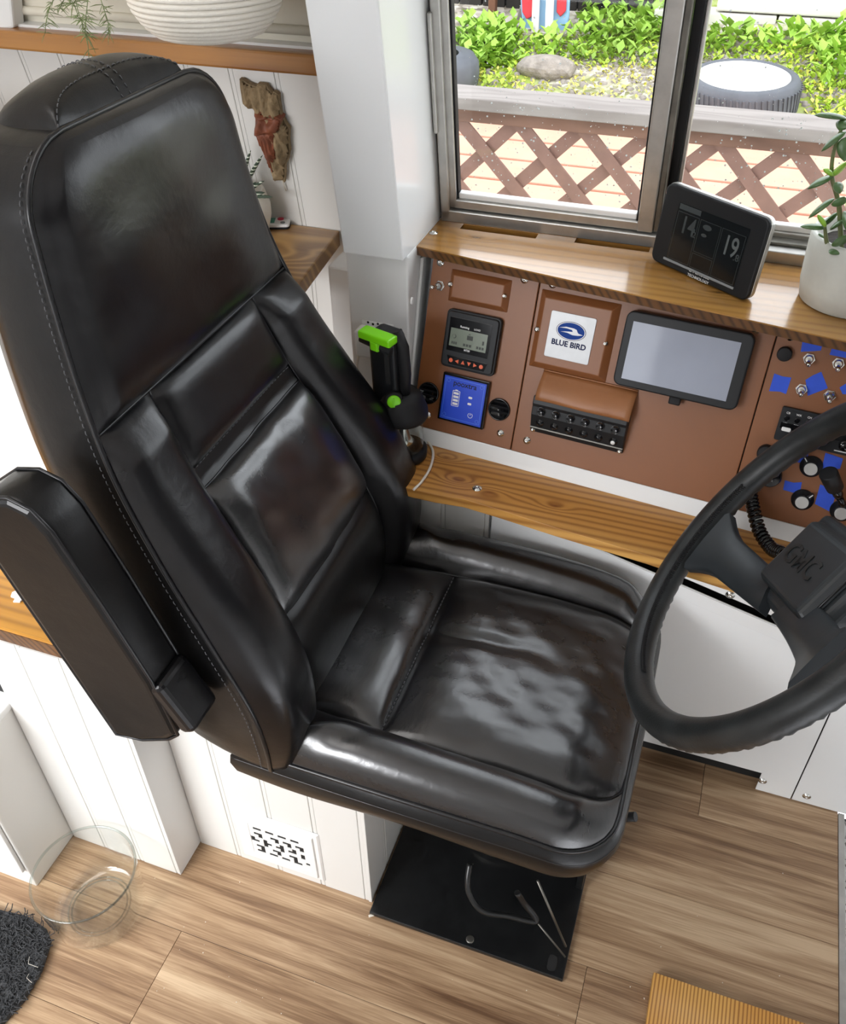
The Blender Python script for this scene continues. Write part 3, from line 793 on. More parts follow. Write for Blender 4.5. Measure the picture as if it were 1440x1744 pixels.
# tablet
tb = empty('tablet', DF.w(*DF.px(1165, 615)), 'black framed tablet with a sky reflection coloured into its screen on the middle panel', 'tablet')
a, b, c, d = DF.quad([(1068, 529), (1284, 568), (1257, 701), (1042, 655)], .02)
MB().prism(DF, rrect(a, b, c, d, .012), .006, .021).build('case', M['plastic'], tb, bevel=.0025, seg=3)
sa_, sb_, sc_, sd_ = DF.quad([(1075, 549), (1259, 580), (1240, 682), (1060, 647)], .021)
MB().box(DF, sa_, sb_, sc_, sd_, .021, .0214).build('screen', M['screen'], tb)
MB().box(DF, a + .4 * (b - a), a + .6 * (b - a), c + .3 * (d - c), c + .7 * (d - c), .0002, .006).build('mount', M['plastic'], tb)
u, v = DF.px(1148, 686, .01)
MB().box(DF, u - .009, u + .009, c - .012, c + .001, .010, .017).build('charging_plug', M['rubber'], tb, bevel=.002)
# right-hand panel controls
toggle(1377, 612, 'chrome toggle switch just below the blue tape at the panel top, left of two', (.1, -.4))
toggle(1427, 620, 'chrome toggle switch in the top row at the right edge of the photo', (.1, -.4))
toggle(1364, 664, 'chrome toggle switch between two blue tape squares', (.1, -.3))
toggle(1412, 675, 'chrome toggle switch right above the steering wheel rim', (.1, -.3))
tapes = [('above the left toggle of the top row', [(1366, 580), (1383, 582), (1400, 587), (1397, 597), (1385, 598), (1363, 599)]),
         ('above the right toggle of the top row', [(1417, 590), (1446, 591), (1446, 611), (1412, 604)]),
         ('nearest the panel seam', [(1318, 636), (1332, 641), (1347, 643), (1338, 671), (1328, 667), (1309, 666)]),
         ('turned askew beside a toggle in the second row', [(1371, 647), (1384, 639), (1398, 633), (1404, 648), (1409, 661), (1375, 674)]),
         ('half cut off at the right edge above the wheel rim', [(1429, 660), (1445, 650), (1446, 672), (1434, 671)]),
         ('curled just under the radio beside the wheel rim', [(1339, 785), (1357, 772), (1364, 764), (1377, 769), (1372, 789), (1355, 787)]),
         ('behind the black stalk below the radio', [(1405, 771), (1421, 776), (1435, 781), (1430, 798), (1398, 801)]),
         ('between the wiper knob and the lower silver knob', [(1336, 818), (1351, 822), (1365, 821), (1361, 842), (1347, 838), (1333, 834)]),
         ('largest piece, below the stalk at lower right', [(1396, 825), (1410, 830), (1424, 836), (1414, 872), (1387, 858)])]
for lab, pts in tapes:
    poly = [tuple(DF.px(x, y)) for x, y in pts]
    MB_ = MB().prism(DF, poly, .0002, .0006)
    tag(MB_.build('masking_tape', M['tape']), 'piece of blue masking tape ' + lab, 'tape', 'blue masking tape pieces')
def knob(x, y, lab, r=.0105, h=.012, m='rubber', name='push_knob'):
    u, v = DF.px(x, y, h)
    o = empty(name, DF.w(u, v), lab, 'knob')
    MB().lathe(DF.sub(u, v), [(r * .9, .0001), (r, .002), (r, h * .8), (r * .92, h), (.0001, h)], 24).build('knob_body', M[m], o, bevel=.0006)
    return o, u, v
knob(1335, 604, 'plain round black rubber knob at the top left of the switch panel')
knob(1303, 774, 'round black knob half hidden behind the steering wheel rim', .013, .014)
o, u, v = knob(1310, 812, 'black wiper knob with a white washer symbol', .0175, .016, 'plastic_gloss', 'wiper_knob')
MB().ring(DF, rrect(u - .007, u + .005, v - .002, v + .006, .001, 2), rrect(u - .006, u + .004, v - .001, v + .005, .001, 2), .016, .0162).box(DF, u - .008, u + .006, v - .007, v - .004, .016, .0162).build('washer_symbol', M['print_grey'], o)
for (x, y), lab, ang in (((1380, 799), 'rotary knob with silver cap just under the radio', 2.3), ((1365, 856), 'rotary knob with silver cap near the white strip', .9), ((1432, 875), 'rotary knob with silver cap at the lower right edge', .8)):
    u, v = DF.px(x, y, .016); o = empty('rotary_knob', DF.w(u, v), lab, 'knob', 'silver-capped rotary knobs')
    G = DF.sub(u, v)
    MB().lathe(G, [(.0165, .0001), (.0160, .004), (.0125, .005), (.0115, .015), (.0105, .016), (.0001, .016)], 28).build('skirt', M['plastic'], o)
    G2 = DF.sub(u, v, 0, ang)
    MB().prism(G2, [(.008, -.005), (.019, -.0018), (.019, .0018), (.008, .005)], .004, .014).build('pointer', M['plastic'], o, bevel=.001)
    MB().box(G2, .012, .019, -.0006, .0006, .014, .0143).build('pointer_line', M['print_white'], o)
    MB().prism(G, circle(0, 0, .0095, 28), .016, .0172).build('silver_cap', M['steel'], o, bevel=.0003)
# radio
rd = empty('radio', DF.w(*DF.px(1390, 735)), 'black radio with small white captions and knobs behind the steering wheel', 'radio')
a, b, c, d = DF.quad([(1331, 691), (1452, 718), (1440, 776), (1318, 748)], .006)
b = a + .17
MB().prism(DF, rrect(a, b, c, d, .003), .0002, .008).build('faceplate', M['plastic'], rd, bevel=.001)
MB().box(DF, a + .004, b - .004, c + .38 * (d - c), c + .55 * (d - c), .008, .0085).build('display_strip', M['plastic_gloss'], rd)
for k in range(5):
    uu = a + .010 + k * .015; vv = d - .016
    MB().prism(DF, circle(uu, vv, .0042, 12), .008, .0105).build('radio_button', M['plastic_gloss'], rd, bevel=.0005)
    text('caption', ['CB', 'WX', 'CH', 'PA', 'SCN'][k], DF, uu, d - .008, .0081, .0042, M['print_white'], rd, .0001)
    if k < 3: text('caption', ['VOL', 'DIM', 'SQL'][k], DF, uu, vv - .008, .0081, .0036, M['print_white'], rd, .0001)
u, v = DF.px(1333, 727, .009)
MB().prism(DF, rrect(a + .007, a + .020, c + .016, c + .022, .002, 3), .008, .0095).build('white_key', M['print_white'], rd)
for x, y, r in ((1402, 747, .0105), (1438, 760, .009)):
    u, v = DF.px(x, y, .016)
    k_ = MB().lathe(DF.sub(u, v), [(r, .008), (r * .95, .016), (r * .85, .018), (.0001, .018)], 24).build('radio_knob', M['plastic_gloss'], rd)
    MB().lathe(DF.sub(u - r * .6, v + r * .2, .018), [(.0009, 0), (.0009, .0003), (.0001, .0004)], 8).build('index_dot', M['print_white'], k_)
MB().box(DF, a + .085, a + .105, c + .004, c + .0055, .008, .0083).build('scale_mark', M['print_white'], rd)
# stalk
u, v = DF.px(1442, 880, .01); base = DF.w(u, v, .0)
tip = hit(1410, 806, DF.N, DF.N @ DF.O + .055)
stk = empty('control_stalk', base, 'black stalk lever with thick cylindrical grip over the blue tape', 'lever')
D = tip - base; L_ = np.linalg.norm(D); D = D / L_
MB().tube([base, base + D * L_ * .55], [.0055, .005], 14).build('stem', M['plastic_gloss'], stk)
MB().tube([base + D * L_ * .45, base + D * L_ * .5, base + D * L_ * .66], [.0062, .0075, .007], 16).build('collar', M['plastic_gloss'], stk)
MB().tube([base + D * L_ * .64, base + D * L_ * .66, base + D * (L_ * .99), base + D * L_ * 1.01], [.009, .0122, .0132, .0118], 22).build('grip', M['plastic'], stk)

# white strip below the panels, wooden ledge above, wooden shelf below
def zpoly(pts, z): return [tuple(Zp(x, y, z)[:2]) for x, y in pts]
trim = MB().box(DF, uL - .008, uR, vB - .03, vB - .0005, -.05, -.001)
tag(trim.build('trim_3', M['white_gloss'], bevel=.0015), kind='structure')
LZ = 1.0
fl0, fr0 = Zp(709, 419, LZ), Zp(1440, 581, LZ)
dd = (fr0 - fl0) / np.linalg.norm(fr0 - fl0)
far = fl0 + dd * 1.15
back = 1.452
lg = empty('dash_ledge', (-.1, 1.35, LZ - .015), 'honey varnished wooden ledge with two slots under the window', 'ledge')
sl1 = zpoly([(787, 381), (921, 398), (915, 407), (779, 389)], LZ)
sl2 = zpoly([(981, 404), (1112, 421), (1105, 430), (974, 411)], LZ)
def bbx(s): return min(p[0] for p in s), max(p[0] for p in s), min(p[1] for p in s), max(p[1] for p in s)
s1b, s2b = bbx(sl1), bbx(sl2)
ya_ = (s1b[2] + s1b[3]) / 2 - .011; yb_ = ya_ + .022
yd_ = (s2b[2] + s2b[3]) / 2 - .011; ye_ = yd_ + .022
def fy(x): return fl0[1] + (x - fl0[0]) * dd[1] / dd[0]
x0, x1 = fl0[0], far[0]
lgm = MB()
def quadz(xa, xb, y0a, y0b, y1a, y1b):
    lgm.add([(xa, y0a, LZ - .015), (xb, y0b, LZ - .015), (xb, y1b, LZ - .015), (xa, y1a, LZ - .015), (xa, y0a, LZ), (xb, y0b, LZ), (xb, y1b, LZ), (xa, y1a, LZ)],
            [(3, 2, 1, 0), (4, 5, 6, 7), (0, 1, 5, 4), (1, 2, 6, 5), (2, 3, 7, 6), (3, 0, 4, 7)])
xsr = [x0, s1b[0] + .004, s1b[1] - .004, s2b[0] + .004, s2b[1] - .004, .113, x1]
for i in range(6):
    xa, xb = xsr[i], xsr[i + 1]
    if i == 1: sl = (ya_, yb_)
    elif i == 3: sl = (yd_, ye_)
    elif i == 5: sl = None
    else: sl = None
    if sl is None: quadz(xa, xb, fy(xa), fy(xb), back, back)
    else:
        quadz(xa, xb, fy(xa), fy(xb), sl[0], sl[0]); quadz(xa, xb, sl[1], sl[1], back, back)
lo = lgm.build('board', M['wood_ledge'], lg)
MB().add([(x0, fy(x0) - .0008, LZ - .015), (x1, fy(x1) - .0008, LZ - .015), (x1, fy(x1) - .0008, LZ - .002), (x0, fy(x0) - .0008, LZ - .002),
          (x0, fy(x0) + .002, LZ - .015), (x1, fy(x1) + .002, LZ - .015), (x1, fy(x1) + .002, LZ - .002), (x0, fy(x0) + .002, LZ - .002)],
         [(0, 1, 2, 3), (7, 6, 5, 4), (0, 4, 5, 1), (2, 6, 7, 3), (1, 5, 6, 2), (0, 3, 7, 4)]).build('dark_front_edge', M['wood_edge'], lg)
for (u_, v_) in ((x0 + .03, ya_), (0, 0)):
    pass
p = Zp(738, 397, LZ); screw(Frame((p[0], p[1], LZ), (1, 0, 0), (0, 1, 0)), 0, 0, 0, lg, .006)
for k, (sa0, sb0, y0, y1) in enumerate(((xsr[1], xsr[2], ya_, yb_), (xsr[3], xsr[4], yd_, ye_))):
    MB().aabb(sa0, sb0, y0, y1, LZ - .0146, LZ - .0125).build('slot_floor', M['dark'], lg)  # shade of a deeper slot put into a near-black floor
# lower shelf
sz = SH
front = zpoly([(676, 826), (700, 833), (740, 842), (790, 850), (850, 868), (950, 900), (1100, 945), (1240, 990), (1330, 1020), (1440, 1056), (1560, 1096)], sz)
bk0, bk1 = DF.w(uL - .03, vB - .03, -.006), DF.w(uR, vB - .03, -.006)
poly = front + [(bk1[0], bk1[1]), (bk0[0] + .028, bk0[1]), (-.476, 1.262)]
ls = empty('lower_shelf', (-.1, 1.1, sz - .018), 'wide pine shelf with knots and bold grain below the dash', 'shelf')
MB().prism(WORLD, poly, sz - .018, sz).build('board', M['wood_low'], ls, bevel=.004)
p = Zp(812, 832, sz); screw(Frame((p[0], p[1], sz), (1, 0, 0), (0, 1, 0)), 0, 0, 0, ls, .0065)

# ------------------------------------------------------------------ white boxing below the shelf
bx = struct_empty('trim_4', (0, 1.2, 0))
YB = 1.19
BFr = Frame((0, YB, 0), (1, 0, 0), (0, 0, 1))
g = [BFr.px(x, y) for x, y in ((1095, 955), (1300, 1043), (1300, 1057), (1095, 968))]
sl = (g[1][1] - g[0][1]) / (g[1][0] - g[0][0]); t0 = g[0][1] - sl * g[0][0]; t1 = g[3][1] - sl * g[3][0]
xa, xb, xc = -.30, .35, .75
MB().prism(BFr, [(xa, t0 + sl * xa), (xc, t0 + sl * xc), (xc, sz - .019), (xa, sz - .019)], -.003, 0).build('top_panel', M['white_gloss'], bx, bevel=.001)
MB().prism(BFr, [(xa, 0), (xc, 0), (xc, sz - .05), (xa, sz - .05)], -.06, -.03).build('void', M['dark'], bx)  # slab behind the gap, its shade put into near-black colour
MB().prism(BFr, [(xa, t1 + sl * xa), (xb - .0012, t1 + sl * xb), (xb - .0012, .002), (.281, .002), (.281, .058), (xa, .058)], -.003, 0).build('access_panel', M['white_gloss'], bx, bevel=.001)
MB().prism(BFr, [(xb + .0012, t1 + sl * xb), (xc, t1 + sl * xc), (xc, .002), (xb + .0012, .002)], -.003, 0).build('access_panel', M['white_gloss'], bx, bevel=.001)
MB().prism(BFr, [(xa, t1 + sl * xa - .03), (xb - .003, t1 + sl * xb - .03), (xb - .003, t1 + sl * xb - .001), (xa, t1 + sl * xa - .001)], 0, .0015).build('folded_lip', M['white_gloss'], bx, bevel=.001)
for x, y in ((1243, 1013), (1298, 1330), (1373, 1356)):
    u, v = BFr.px(x, y); screw(BFr, u, v, .0, bx, .0065)
strips(bx, Frame((0, YB + .002, 0), (1, 0, 0), (0, 0, 1)), -.64, -.305, .0, sz - .019, .085)
# ------------------------------------------------------------------ driver's seat
seat = empty('driver_seat', (-.2, .9, 0), 'high-backed black leather driver seat with folded-up armrest on a black pedestal', 'seat')
def pil(a, p=6., e=.5):
    return np.clip(1 - np.abs(2 * a - 1) ** p, 0, 1) ** e
from math import sin, cos, pi
def hnoise(x, y, seed=0):
    r = np.random.RandomState(seed); s = 0
    for k in range(6):
        fx, fy, ph = r.uniform(-1, 1), r.uniform(-1, 1), r.uniform(0, 6.28)
        s = s + np.sin(x * fx * (6 + 5 * k) + y * fy * (6 + 5 * k) + ph) / (1 + .6 * k)
    return s / 3
# ---- backrest: profile of the front face, half width, thickness
PR = np.array([(-.475, .455), (-.460, .55), (-.468, .64), (-.508, .74), (-.567, .86), (-.617, .97), (-.647, 1.07), (-.664, 1.17), (-.672, 1.25), (-.676, 1.318)])
HW = np.array([.262, .280, .284, .279, .266, .249, .230, .214, .203, .196])
TH = np.array([.150, .165, .165, .160, .152, .145, .138, .130, .122, .112])
SV = np.concatenate([[0], np.cumsum(np.hypot(*np.diff(PR, axis=0).T))]); BL = SV[-1]; SV /= BL
def cub(t, X, Yv):
    # monotone-ish smooth interpolation (Catmull-Rom)
    i = int(np.clip(np.searchsorted(X, t) - 1, 0, len(X) - 2)); h = X[i + 1] - X[i]; a = (t - X[i]) / h
    def sl(k):
        if k == 0: return (Yv[1] - Yv[0]) / (X[1] - X[0])
        if k == len(X) - 1: return (Yv[-1] - Yv[-2]) / (X[-1] - X[-2])
        return (Yv[k + 1] - Yv[k - 1]) / (X[k + 1] - X[k - 1])
    m0, m1 = sl(i) * h, sl(i + 1) * h
    return (2 * a ** 3 - 3 * a * a + 1) * Yv[i] + (a ** 3 - 2 * a * a + a) * m0 + (-2 * a ** 3 + 3 * a * a) * Yv[i + 1] + (a ** 3 - a * a) * m1
YC = .897
CR = .075                                     # radius of the rounded top corners
def brow(v):
    x, z = cub(v, SV, PR[:, 0]), cub(v, SV, PR[:, 1]); w = cub(v, SV, HW); th = cub(v, SV, TH)
    e = 1e-3; v2 = min(v + e, 1); v1 = v2 - 2 * e
    tx, tz = cub(v2, SV, PR[:, 0]) - cub(v1, SV, PR[:, 0]), cub(v2, SV, PR[:, 1]) - cub(v1, SV, PR[:, 1])
    L = math.hypot(tx, tz); N = np.array([tz / L, 0, -tx / L])
    dd = (v - 1) * BL + CR
    if dd > 0: w = w - CR + math.sqrt(max(CR * CR - dd * dd, 0))
    db = .05 - v * BL
    if db > 0: w = w - .05 + math.sqrt(max(.05 ** 2 - db * db, 0)) * 1.0
    return x, z, w, th, N
vH, v2s, v3s, v4s = .665, .533, .503, .258
UB = .555
def seam(t, c, s=.012): return math.exp(-((t - c) / s) ** 2)
def bfront(u, v):
    x, z, w, th, N = brow(v)
    au = abs(u); d = 0.
    edge = (1 - au ** 8) ** .5 if au < 1 else 0
    if v > vH:                                  # headrest panel
        b = (v - vH) / (1 - vH); d = .024 * pil(b, 5) * (1 - au ** 4) ** .6 + .010 * pil(b, 8)
        d += .006 * hnoise(u * .7, v * 2, 3) * pil(b) * (1 - au ** 4)
        d *= edge if au > .9 else 1
    else:
        ub = UB + .05 * (1 - v / vH) ** 2
        bolst = pil(np.clip((au - ub) / (1 - ub), 0, 1), 3.5, .6) * (.030 + .022 * math.exp(-((v - .30) / .2) ** 2)) * min(1, (vH - v) / .05) ** .5 * min(1, v / .05) ** .5
        if au >= ub: d = bolst
        else:
            a = (u / ub + 1) / 2; px = pil(a, 6, .5)
            if v > v2s: d = .018 * px * pil((v - v2s) / (vH - v2s), 5)
            elif v > v3s: d = -.004 * px
            elif v > v4s: d = .032 * px * pil((v - v4s) / (v3s - v4s), 5) + .004 * hnoise(u * 2, v * 5, 5) * px
            else: d = .016 * px * pil(v / v4s, 5)
    p = np.array([x, YC + u * w, z]) + N * d
    return p
vs_ = sorted(set([0.0, 1.0] + [vH, v2s, v3s, v4s] + list(np.linspace(0, v4s, 26)) + list(np.linspace(v4s, v3s, 30)) + list(np.linspace(v3s, v2s, 5)) + list(np.linspace(v2s, vH, 18)) + list(np.linspace(vH, 1, 44)) + [.985, .992, .997]))
NU_C, NU_B = 34, 14
def ucols(v):
    ub = (UB + .05 * (1 - v / vH) ** 2) if v < vH else UB
    return list(-1 + (1 - ub) * np.linspace(0, 1, NU_B + 1)) + list(np.linspace(-ub, ub, NU_C + 1)[1:]) + list(ub + (1 - ub) * np.linspace(0, 1, NU_B + 1)[1:])
BG = [[bfront(u, v) for u in ucols(v)] for v in vs_]
def vi(v): return min(range(len(vs_)), key=lambda i: abs(vs_[i] - v))
iH, i2, i3, i4 = vi(vH), vi(v2s), vi(v3s), vi(v4s)
cN, cF, cE = NU_B, NU_B + NU_C, 2 * NU_B + NU_C
back = MB()
# shell: sides, back and top
def shell_row(v):
    x, z, w, th, N = brow(v); f0 = np.array([x, YC, z]); Yv = np.array([0, 1., 0]); r = .035
    bw = w * (.96 - .06 * v)
    pts = [f0 - Yv * w]
    for k in range(1, 6): pts.append(f0 - Yv * (w + (bw - w) * k / 6 + .006 * sin(pi * k / 6)) - N * (th - r) * k / 5)
    for k in range(1, 6):
        t = k / 5 * pi / 2; pts.append(f0 - Yv * (bw - r + r * cos(t)) - N * (th - r + r * sin(t)))
    for k in range(1, 12): pts.append(f0 + Yv * (bw - r) * (-1 + 2 * k / 12) - N * (th + .012 * sin(pi * k / 12)))
    for k in range(0, 6):
        t = (5 - k) / 5 * pi / 2; pts.append(f0 + Yv * (bw - r + r * cos(t)) - N * (th - r + r * sin(t)))
    for k in range(5, 0, -1): pts.append(f0 + Yv * (w + (bw - w) * k / 6 + .006 * sin(pi * k / 6)) - N * (th - r) * k / 5)
    pts.append(f0 + Yv * w)
    return pts
SG = [shell_row(v) for v in vs_]
back.grid(SG)
# top cap: from the front edge over to the rear edge
loop = [np.array(p) for p in SG[-1]]; nl = len(loop)
fr_ = [np.array(p) for p in BG[-1]]; fl_ = np.linspace(0, len(fr_) - 1, nl); x, z, w, th, N = brow(1.0)
top = []
for i in range(11):
    t = i / 10; rowp = []
    for j in range(nl):
        k0 = int(min(math.floor(fl_[j]), len(fr_) - 2)); f0 = fr_[k0] + (fr_[k0 + 1] - fr_[k0]) * (fl_[j] - k0)
        dep = np.linalg.norm(loop[j] - f0) / th
        pt_ = f0 * (1 - t) + loop[j] * t; lat = np.clip((w - abs(pt_[1] - YC)) / .09, 0, 1)
        rowp.append(pt_ + np.array([0, 0, .036 * sin(pi * t ** .8) ** .7 * math.sqrt(1 - (1 - lat) ** 2)]))
    top.append(rowp)
back.grid(top)
x, z, w, th, N = brow(0.0); bot = []
for i in range(3):
    t = i / 2
    bot.append([np.array([x, YC + (-1 + 2 * j / 10) * w, z]) - N * th * t + np.array([0, 0, -.012 * sin(pi * t)]) for j in range(11)])
back.grid(bot)
bk = back.build('backrest', M['leather_dull'], seat)
def sub(G, r0, r1, c0, c1): return [row[c0:c1 + 1] for row in G[r0:r1 + 1]]
MB().grid(sub(BG, iH, len(vs_) - 1, 0, cE)).build('headrest_panel', M['leather'], bk)
MB().grid(sub(BG, i2, iH, cN, cF)).build('shoulder_panel', M['leather'], bk)
MB().grid(sub(BG, i3, i2, cN, cF)).build('recess_band', M['leather_dull'], bk)
MB().grid(sub(BG, i4, i3, cN, cF)).build('lumbar_panel', M['leather_seat'], bk)
MB().grid(sub(BG, 0, i4, cN, cF)).build('lower_panel', M['leather_dull'], bk)
MB().grid(sub(BG, 0, iH, 0, cN)).build('side_bolster', M['leather'], bk)
MB().grid(sub(BG, 0, iH, cF, cE)).build('side_bolster', M['leather'], bk)
# piping round the front face, stitched seams
def offs(p, v, d): return np.array(p) + brow(v)[4] * d
ring = [offs(BG[i][0], vs_[i], .002) for i in range(len(vs_))] + [offs(p, 1, .002) for p in BG[-1][1:-1]] + [offs(BG[i][-1], vs_[i], .002) for i in range(len(vs_) - 1, -1, -1)]
MB().tube(ring, .0034, 8).build('piping', M['piping'], bk)
def stitches(name, P, nvec, par, step=.0075, r=.0009, off=.0015, length=.6):
    P = [np.array(p) for p in P]; m = MB()
    D = [0]
    for a, b in zip(P, P[1:]): D.append(D[-1] + np.linalg.norm(b - a))
    s = 0
    def at(t):
        k = int(np.clip(np.searchsorted(D, t) - 1, 0, len(P) - 2)); f = (t - D[k]) / max(D[k + 1] - D[k], 1e-9); return P[k] + (P[k + 1] - P[k]) * f
    while s + step < D[-1]:
        a, b = at(s), at(s + step * length); n_ = nvec
        m.tube([a + n_ * off * .4, (a + b) / 2 + n_ * off, b + n_ * off * .4], r, 5); s += step
    return m.build(name, M['thread'], par)
Nm = brow(v2s)[4]
stitches('stitching', [BG[i2][k] for k in range(cN, cF + 1)], Nm, bk, .009)
stitches('stitching', [SG[i][1] + np.array([0, -.001, 0]) + (SG[i][0] - SG[i][1]) * .55 for i in range(4, len(vs_) - 3)], np.array([0, -1., 0]), bk, .009, .0006)
stitches('stitching', [np.array(p) for p in top[2]], np.array([0, 0, 1.]), bk, .009, .0006)
for ofs in (-.008, .008):
    stitches('stitching', [np.array(top[i][nl // 2]) + np.array([0, ofs, 0]) for i in range(0, 11)], np.array([0, 0, 1.]), bk, .009, .0006)
for s in (cN, cF):
    MB().tube([offs(BG[i][s], vs_[i], .0012) for i in range(0, iH + 1)], .0020, 6).build('seam_welt', M['piping'], bk)
MB().tube([offs(p, vH, .0012) for p in BG[iH]], .0020, 6).build('seam_welt', M['piping'], bk)
MB().tube([offs(p, v3s, .0008) for p in BG[i3][cN:cF + 1]], .0018, 6).build('seam_welt', M['piping'], bk)
MB().tube([offs(p, v4s, .0008) for p in BG[i4][cN:cF + 1]], .0014, 6).build('seam_welt', M['piping'], bk)

# ---- cushion
YS = .905
XB, XF = -.53, .022
def edge_half(s):                                # half width along s (0 back .. 1 front)
    w = .262 + .008 * sin(pi * s)
    r = .085; d = (s - 1) * (XF - XB) + r
    if d > 0: w = w - r + math.sqrt(max(r * r - d * d, 0))
    return w
sX = (-.335 - XB) / (XF - XB)
TB = .655
def ctop(s, t):
    w = edge_half(s); x = XB + (XF - XB) * s; at = abs(t)
    z = .497 + .010 * sin(pi * min(1, s * 1.05)) - .018 * max(0, (s - .72) / .28) ** 2
    tb = TB + .03 * s
    if at >= tb:
        a = (at - tb) / (1 - tb)
        z += .058 * pil(np.clip(a, 0, 1), 2.6, .65) * pil(np.clip(s * .92 + .04, 0, 1), 7, .6) * (1 - .35 * s) * min(1., (1 - s) / .10) ** .6
        z += .0035 * math.sin(s * 40 + 9 * a) * math.exp(-((s - .18) / .12) ** 2) * a * (1 - a) * 4
    else:
        a = (t / tb + 1) / 2; px = pil(a, 6, .5)
        if s < sX: z += .030 * px * pil(s / sX * .9 + .1, 5) - .003
        else:
            q = (s - sX) / (1 - sX); z += .022 * px * pil(q, 4, .55)
            z += .0035 * hnoise(s * 2.2, t * 1.6, 11) * px * pil(q, 4)
            z += -.006 * math.exp(-((t - .12) / .05) ** 2) * math.exp(-((q - .25) / .3) ** 2)
        z += .0020 * hnoise(s * 3, t * 2.2, 8) * px
    return np.array([x, YS + t * w, z])
ss_ = sorted(set(list(np.linspace(0, sX, 24)) + list(np.linspace(sX, 1, 52)) + [.99, .996]))
def tcols(s):
    tb = TB + .03 * s
    return list(-1 + (1 - tb) * np.linspace(0, 1, 17)) + list(np.linspace(-tb, tb, 45)[1:]) + list(tb + (1 - tb) * np.linspace(0, 1, 17)[1:])
CG = [[ctop(s, t) for t in tcols(s)] for s in ss_]
iX = min(range(len(ss_)), key=lambda i: abs(ss_[i] - sX)); c1, c2, c3 = 16, 60, 76
# boxing band and underside
rim = [CG[i][0] for i in range(len(ss_))] + CG[-1][1:-1] + [CG[i][-1] for i in range(len(ss_) - 1, -1, -1)]
rim = [np.array(p) for p in rim]
cen = np.array([-.25, YS, 0])
band = []
for f_, dz, k in ((0., 0., 0), (.010, -.012, 0), (.013, -.03, 0), (.006, -.055, 0), (-.012, -.078, 0), (-.045, -.092, 0), (-.10, -.096, 0)):
    rowp = []
    for p in rim:
        d = p - cen; d[2] = 0; d = d / np.linalg.norm(d)
        rowp.append(p + d * f_ + np.array([0, 0, dz + .008 * sin(p[0] * 18) * (-dz / .09)]))
    band.append(rowp)
cu_ = MB().grid(band)
k = len(cu_.v); cu_.add([np.array(p) for p in band[-1]] + [np.array([-.25, YS, .395])], [(i, i + 1, len(rim)) for i in range(len(rim) - 1)])
cs = cu_.build('cushion', M['leather_dull'], seat)
MB().grid(sub(CG, 0, iX, c1, c2)).build('rear_panel', M['leather_seat'], cs)
MB().grid(sub(CG, iX, len(ss_) - 1, c1, c2)).build('front_panel', M['leather_seat'], cs)
MB().grid(sub(CG, 0, len(ss_) - 1, 0, c1)).build('side_bolster', M['leather_seat'], cs)
MB().grid(sub(CG, 0, len(ss_) - 1, c2, c3)).build('side_bolster', M['leather_seat'], cs)
MB().tube([p + np.array([0, 0, .001]) for p in rim], .0038, 8).build('piping', M['piping'], cs)
lowrim = [np.array(p) for p in band[1]]
MB().tube([p + np.array([0, 0, -.006]) for p in lowrim], .0016, 6).build('lower_seam', M['piping'], cs)
for s in (c1, c2):
    MB().tube([np.array(CG[i][s]) + np.array([0, 0, .0012]) for i in range(len(ss_))], .0018, 6).build('seam_welt', M['piping'], cs)
stitches('stitching', CG[iX][c1:c2 + 1], np.array([0, 0, 1.]), cs, .0085, .0010, .002)

# ---- armrest folded up beside the backrest
ar = MB()
AY0, AY1 = .535, .605
arm_px = [(300, 1256), (255, 1165), (170, 1035), (85, 910), (48, 872), (8, 852), (-30, 850), (-58, 868), (-60, 885), (195, 1254), (240, 1264), (285, 1263)]
AFr = Frame((0, .545, 0), (1, 0, 0), (0, 0, 1))
arm_uv = [tuple(AFr.px(x, y)) for x, y in arm_px]
arm = MB().prism(AFr, arm_uv, -.062, 0, True).build('armrest', M['leather_dull'], seat, bevel=.010, seg=4, angle=50)
for n_ in (-.004, -.058):
    MB().tube([AFr.w(a_, b_, n_) for a_, b_ in arm_uv], .0024, 6, closed=True).build('piping', M['piping'], arm)
cfA, cfB = Yp(262, 1165, .552), Yp(318, 1235, .552)
cuf = MB()
D_ = nrm(cfB - cfA); Pn = nrm(np.cross(D_, [0, 1, 0]))
if Pn[0] < 0: Pn = -Pn
CFr = Frame(cfA, D_, np.array([0, 1., 0]))
sg_ = 1 if CFr.N @ Pn > 0 else -1
L_ = np.linalg.norm(cfB - cfA)
cuf.box(CFr, .0, L_ + .012, -.006, .056, -.014 if sg_ > 0 else -.012, .012 if sg_ > 0 else .014)
cuf.build('pivot_cover', M['leather'], arm, bevel=.009, seg=3)
MB().tube([np.array([-.565, .59, .62]), np.array([-.565, .66, .62])], .02, 16).build('pivot', M['black_metal'], arm)

